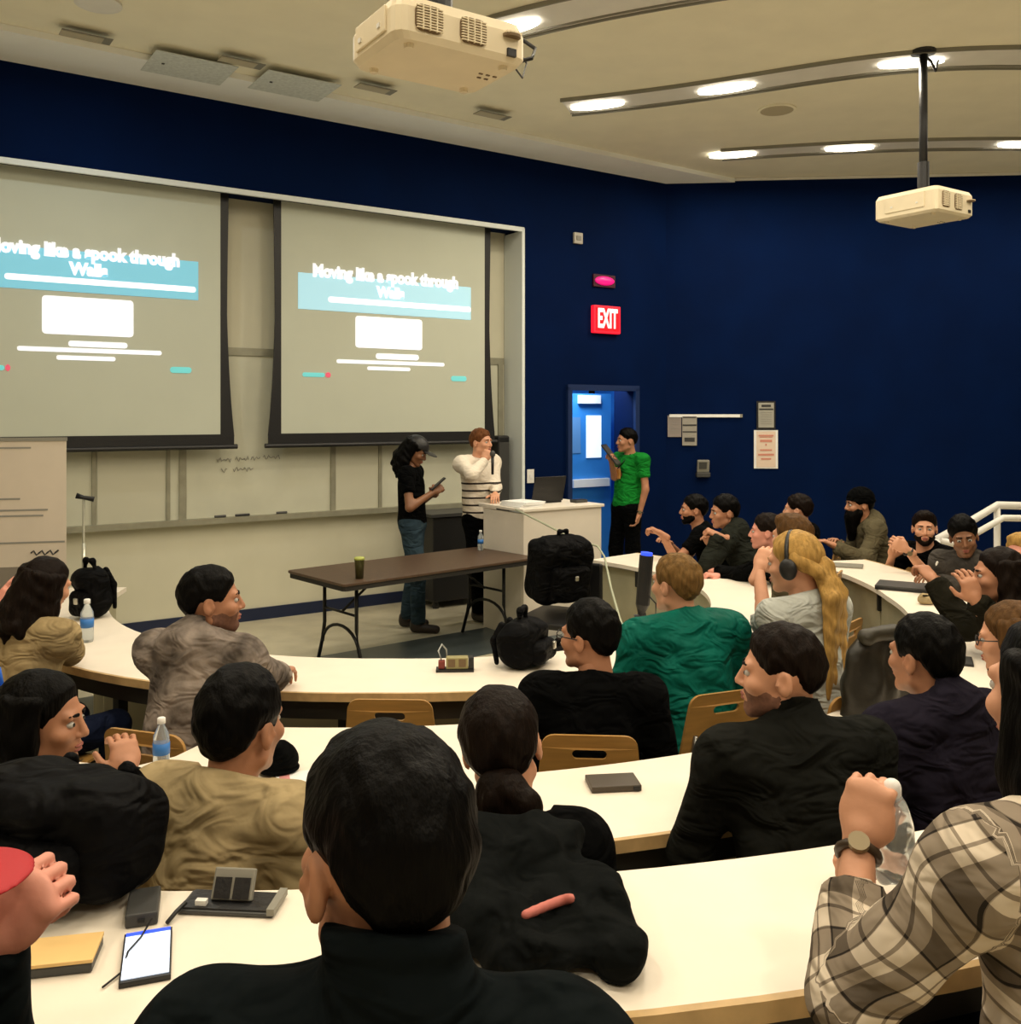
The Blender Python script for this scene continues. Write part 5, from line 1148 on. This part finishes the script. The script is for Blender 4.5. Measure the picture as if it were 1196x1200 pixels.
if len(lg) > 3:
    la_ = np.array(lg); tt = np.linspace(0, 1, len(la_)); lg = np.stack([np.polyval(np.polyfit(tt, la_[:, k], 2), np.linspace(0, 1, 9)) for k in range(3)], 1)
    sdf_obj('logo_print', surf([cap(lg[i], lg[i+1], .0078, k=.003) for i in range(len(lg)-1)], .0035), mat('logo_pink', (0.55, 0.16, 0.13), 0.7), t)
# coat over the blonde's chair back
cc = np.array([1.36, 3.52, .0]); Rc = frame(-32)
t = sobj('coat', 'dark olive leather coat hung over the blonde headphone wearer\'s chair back', 'coat', np.array([cc[0], cc[1], .36]),
         [('coat_body', surf([ell(cc+np.array([0, 0, .90]), (.16, .07, .20), Rc, .05), ell(cc+np.array([0, -.01, .66]), (.17, .075, .28), Rc, .05), cap(cc+Rc[0]*.13+UP*.98, cc+Rc[0]*.17+UP*.55, .055, .045, .04)], .012, noise=.008, freq=1.6), mat('coat_leather', (0.010, 0.008, 0.004), 0.45, 0.3, 10, 0.3, 14)),
          ('collar', surf([cap(cc-Rc[0]*.08+UP*1.08-Rc[1]*.03, cc+Rc[0]*.08+UP*1.08-Rc[1]*.03, .03, k=.02)], .01, noise=.004, freq=2), mat('coat_leather2', (0.03, 0.025, 0.014), 0.5, 0.3, 10))])

# ------------------------------------------------------------------ small things on the desks
def dbox(name, label, cat, p, rz, parts):
    t = empty(name, p, rz, label, cat)
    for nm, c_, d_, m in parts: MB().box(c_, d_).build(nm, m, t, bevel=min(d_)*.15)
    return t
p = PZ(172, 1124, ZCD); dbox('smartphone', 'phone with glowing white-blue screen on the raised desk', 'phone', p, .33, [('case', (0, 0, .005), (.078, .150, .009), M_black), ('screen', (0, -.004, .0105), (.072, .128, .002), M_phone), ('status_bar', (0, .066, .0105), (.072, .012, .002), M_bluelight)])
p = PZ(168, 1070, ZCD); dbox('battery_pack', 'black battery pack next to the backpack on the raised desk', 'battery pack', p, .3, [('case', (0, 0, .012), (.055, .10, .024), M_dgrey), ('port', (0, -.051, .012), (.012, .004, .006), M_black)])
p = PZ(72, 1128, ZCD); dbox('notebook', 'tan notebook with dark edge at the near corner of the raised desk', 'notebook', p, .2, [('cover', (0, 0, .020), (.115, .085, .006), M_kraft), ('pages', (0, 0, .009), (.113, .083, .016), M_dgrey)])
a = PZ(120, 1160, ZCD); b = PZ(150, 1125, ZCD); c_ = PZ(178, 1090, ZCD)
o = MB().tube([a+UP*.004, (a+b)/2+UP*.004+np.array([.01, 0, 0]), b+UP*.014, PZ(165, 1108, ZCD)+UP*.014, c_+UP*.02], .0018, 5).build('charging_cable', M_black, None, True, label='thin black charging cable trailing over the lit phone', cat='cable'); rebase(o)
# hinged outlet module
p = PZ(272, 1062, ZCD); t = empty('outlet_module', p, -.08, 'grey pop-up outlet module with open lid set in the raised desk', 'outlet box')
MB().box((0, 0, .005), (.18, .075, .008)).build('frame', M_dgrey, t, bevel=.003); MB().box((0, .0, .010), (.165, .065, .004)).build('well', M_black, t)
MB().box((.0, .010, .036), (.078, .012, .055), 0, -.5).build('socket_plate', M_mgrey, t, bevel=.003)
for x in (-.018, .018): MB().box((x, .001, .033), (.030, .006, .036), 0, -.5).build('socket', M_black, t)
MB().box((.085, 0, .012), (.014, .078, .012)).build('end_trim', M_mgrey, t); MB().box((-.05, -.02, .016), (.02, .012, .010)).build('switch', M_white, t)
MB().tube([(-.075, -.03, .02), (-.085, -.05, .012), (-.09, -.075, .006)], .004, 6).build('cable', M_black, t, True)
p = PZ(718, 921, ZB); dbox('tablet_case', 'slim dark brown tablet case lying on the second-row desk', 'tablet', p, .12, [('case', (0, 0, .010), (.15, .10, .018), mat('case_brown', (0.06, 0.045, 0.03), 0.5)), ('clasp', (.06, -.05, .010), (.02, .006, .012), M_black)])
p = PZ(228, 926, ZB); dbox('glasses_case', 'small olive-black glasses case on the second-row desk', 'case', p, .05, [('lower_shell', (0, 0, .012), (.10, .045, .022), mat('olive_case', (0.10, 0.08, 0.03), 0.5)), ('lid', (0, 0, .027), (.098, .043, .010), M_dgrey)])
p = PZ(326, 905, ZB); t = sobj('knit_hat', 'crumpled black knit hat on the second-row desk', 'hat', p, [('knit', surf([ell(p+UP*.035, (.06, .055, .045), None, .02), ell(p+np.array([.01, .0, .06]), (.035, .04, .035), None, .02)], .007, noise=.004, freq=3, cuts=[(p+UP*.002, -UP)]), BLK), ('brim', surf([ell(p+UP*.015, (.066, .06, .015), None, .01)], .005, cuts=[(p+UP*.001, -UP)]), BLK)])
p = PZ(346, 916, ZB); dbox('leaflet', 'white folded leaflet with a pink corner beside the black hat', 'leaflet', p, .3, [('sheet', (0, 0, .004), (.11, .13, .006), M_paper), ('pink_print', (-.03, .03, .0075), (.03, .05, .002), mat('pink_print', (0.6, 0.25, 0.25), 0.7))])
p = PZ(533, 786, ZA); t = empty('outlet_box', p, .05, 'raised metal outlet box with sockets on the front-row desk', 'outlet box')
MB().box((0, 0, .006), (.17, .06, .012)).build('base', M_black, t); MB().box((.01, 0, .038), (.10, .045, .052)).build('housing', mat('outlet_brass', (0.32, 0.28, 0.12), 0.4), t, bevel=.004)
for x in (-.015, .033): MB().box((x, -.024, .04), (.032, .004, .034)).build('socket', M_vent, t)
MB().box((.073, 0, .038), (.024, .046, .054)).build('end_block', M_black, t, bevel=.004); MB().box((-.06, 0, .030), (.03, .035, .036)).build('plug', mat('plug_red', (0.2, 0.03, 0.02), 0.5), t, bevel=.004)
MB().tube([(-.06, .0, .045), (-.075, .0, .09), (-.06, .02, .115), (-.04, .03, .09), (-.035, .03, .01)], .004, 6).build('cord', mat('cord_grey', (0.4, 0.42, 0.4), 0.5), t, True)
# black microphone on a small tripod beside the teal jacket
p = PZ(750, 752, ZA); t = empty('desk_microphone', p, 0, 'black cylinder microphone with blue light on a small tripod by the teal jacket', 'microphone')
MB().tube([(0, 0, .12), (.012, 0, .19), (.032, 0, .44)], [.012, .036, .036], 14).build('capsule', M_black, t); MB().tube([(.032, 0, .44), (.0335, 0, .455)], .03, 14).build('light_ring', M_bluelight, t)
MB().tube([(0, 0, .03), (0, 0, .13)], .009, 8).build('stem', M_chrome, t); MB().tube([(-.03, 0, .125), (.03, 0, .135)], .014, 8).build('clamp', M_black, t)
for k in range(3): a = k*2.1+.4; MB().tube([(0, 0, .05), (.10*math.cos(a), .10*math.sin(a), .006)], .008, 6).build('tripod_leg', M_black, t)
MB().tube([(.03, -.02, .25), (.075, -.03, .2), (.07, -.04, .08), (.03, -.06, .006)], .004, 6).build('cable', M_black, t, True)
# pale cord from the lectern to the front-row desk
o = MB().tube([P(604, 597, 7.82), P(640, 615, 7.6), P(672, 632, 7.45), P(700, 640, 7.3), P(708, 652, 7.0), P(716, 690, 6.2), P(726, 725, 5.5), PZ(738, 758, ZA)+UP*.006], .008, 6).build('hanging_cord', mat('cord_pale', (0.42, 0.45, 0.32), 0.5), None, True, label='pale cord running from the lectern down to the front-row desk', cat='cord'); rebase(o)
# held things
def held(name, label, cat, p, d_, rz, tilt, m, m2=None):
    t = empty(name, p, rz, label, cat); MB().box((0, 0, 0), d_, 0, tilt).build('case', m, t, bevel=.003); MB().box((0, 0, 0), (d_[0]*.9, d_[1]*.9, d_[2]*1.12), 0, tilt).build('screen', m2 or M_dgrey, t); return t
held('smartphone', 'dark phone held up by the presenter in the black cap', 'phone', P(513, 567, 8.12), (.08, .16, .012), math.radians(-75), .7, M_black)
held('tablet', 'dark tablet held at the chin of the green t-shirt person', 'tablet', P(716, 533, 9.45), (.20, .26, .014), math.radians(70), .9, M_black)
t = empty('handheld_microphone', P(577, 543, 8.42), .3, 'dark handheld microphone at the mouth of the striped-sweater person', 'microphone'); MB().tube([(0, 0, -.10), (0, 0, .06)], [.012, .015], 10).build('handle', M_black, t, True); MB().lathe([(.012, .055), (.024, .07), (.026, .09), (.018, .108), (.004, .115)], n=14).build('grille', M_dgrey, t, True)
pb = P(1045, 985, 1.58); t = empty('crinkled_bottle', pb-UP*.05, .5, 'crinkled clear plastic bottle in the hands of the plaid-shirt person', 'bottle')
VQ = surf([cap(pb-UP*.04, pb+UP*.03, .034, .033, .02), cap(pb+UP*.03, pb+UP*.075, .03, .013, .02)], .006, noise=.004, freq=4); sdf_obj('bottle', VQ, M_plastic, t); sdf_obj('bottle_cap', surf([cap(pb+UP*.078, pb+UP*.09, .015, k=.004)], .005), M_paper, t)
# things on the far part of the second-row desk
p = PZ(1060, 690, ZB); dbox('laptop', 'closed black laptop before the black t-shirt person', 'laptop', p, -.5, [('base', (0, 0, .010), (.33, .23, .018), M_black), ('lid', (0, 0, .024), (.33, .23, .008), M_dgrey)])
p = PZ(1085, 708, ZB); t = sobj('pouch', 'small tan knit pouch on the far second-row desk', 'pouch', p, [('pouch', surf([ell(p+UP*.03, (.05, .04, .035), None, .02)], .007, noise=.004, freq=3, cuts=[(p+UP*.002, -UP)]), KHAKI), ('drawstring', surf([cap(p+np.array([-.03, -.03, .055]), p+np.array([.04, -.02, .05]), .006, k=.004)], .004), DOLIVE)])
p = PZ(1128, 776, ZB); dbox('smartphone', 'black phone lying on the second-row desk beside the navy hoodie', 'phone', p, -.4, [('case', (0, 0, .005), (.08, .15, .010), M_black), ('screen', (0, 0, .0105), (.072, .14, .002), M_dgrey)])
p = PZ(1112, 762, ZB); t = empty('tape_roll', p, 0, 'roll of black tape standing on the desk beside the navy hoodie', 'tape'); MB().tube([(.035*math.cos(a), 0, .043+.035*math.sin(a)) for a in np.linspace(0, 2*math.pi, 18, endpoint=False)], .008, 6, closed=True).build('tape', M_black, t, True); MB().tube([(.024*math.cos(a), 0, .043+.024*math.sin(a)) for a in np.linspace(0, 2*math.pi, 18, endpoint=False)], .004, 6, closed=True).build('core', M_kraft, t, True)
p = PZ(992, 664, ZB); dbox('notebook', 'thin grey notebook on the far end of the second-row desk', 'notebook', p, -.4, [('cover', (0, 0, .008), (.22, .15, .014), M_mgrey), ('spine', (-.11, 0, .008), (.012, .152, .016), M_dgrey)])
bb = P(-16, 845, 3.3); t = empty('blue_tote', (bb[0], bb[1], 0), .2, 'bright blue tote bag standing at the frame edge', 'bag'); MB().box((0, 0, .47), (.16, .14, .92)).build('bag', M_bluecl, t, bevel=.03); MB().tube([(-.05, 0, .93), (-.04, 0, 1.0), (.04, 0, 1.0), (.05, 0, .93)], .01, 6).build('handle', M_bluecl, t, True)
bpy.context.view_layer.update()
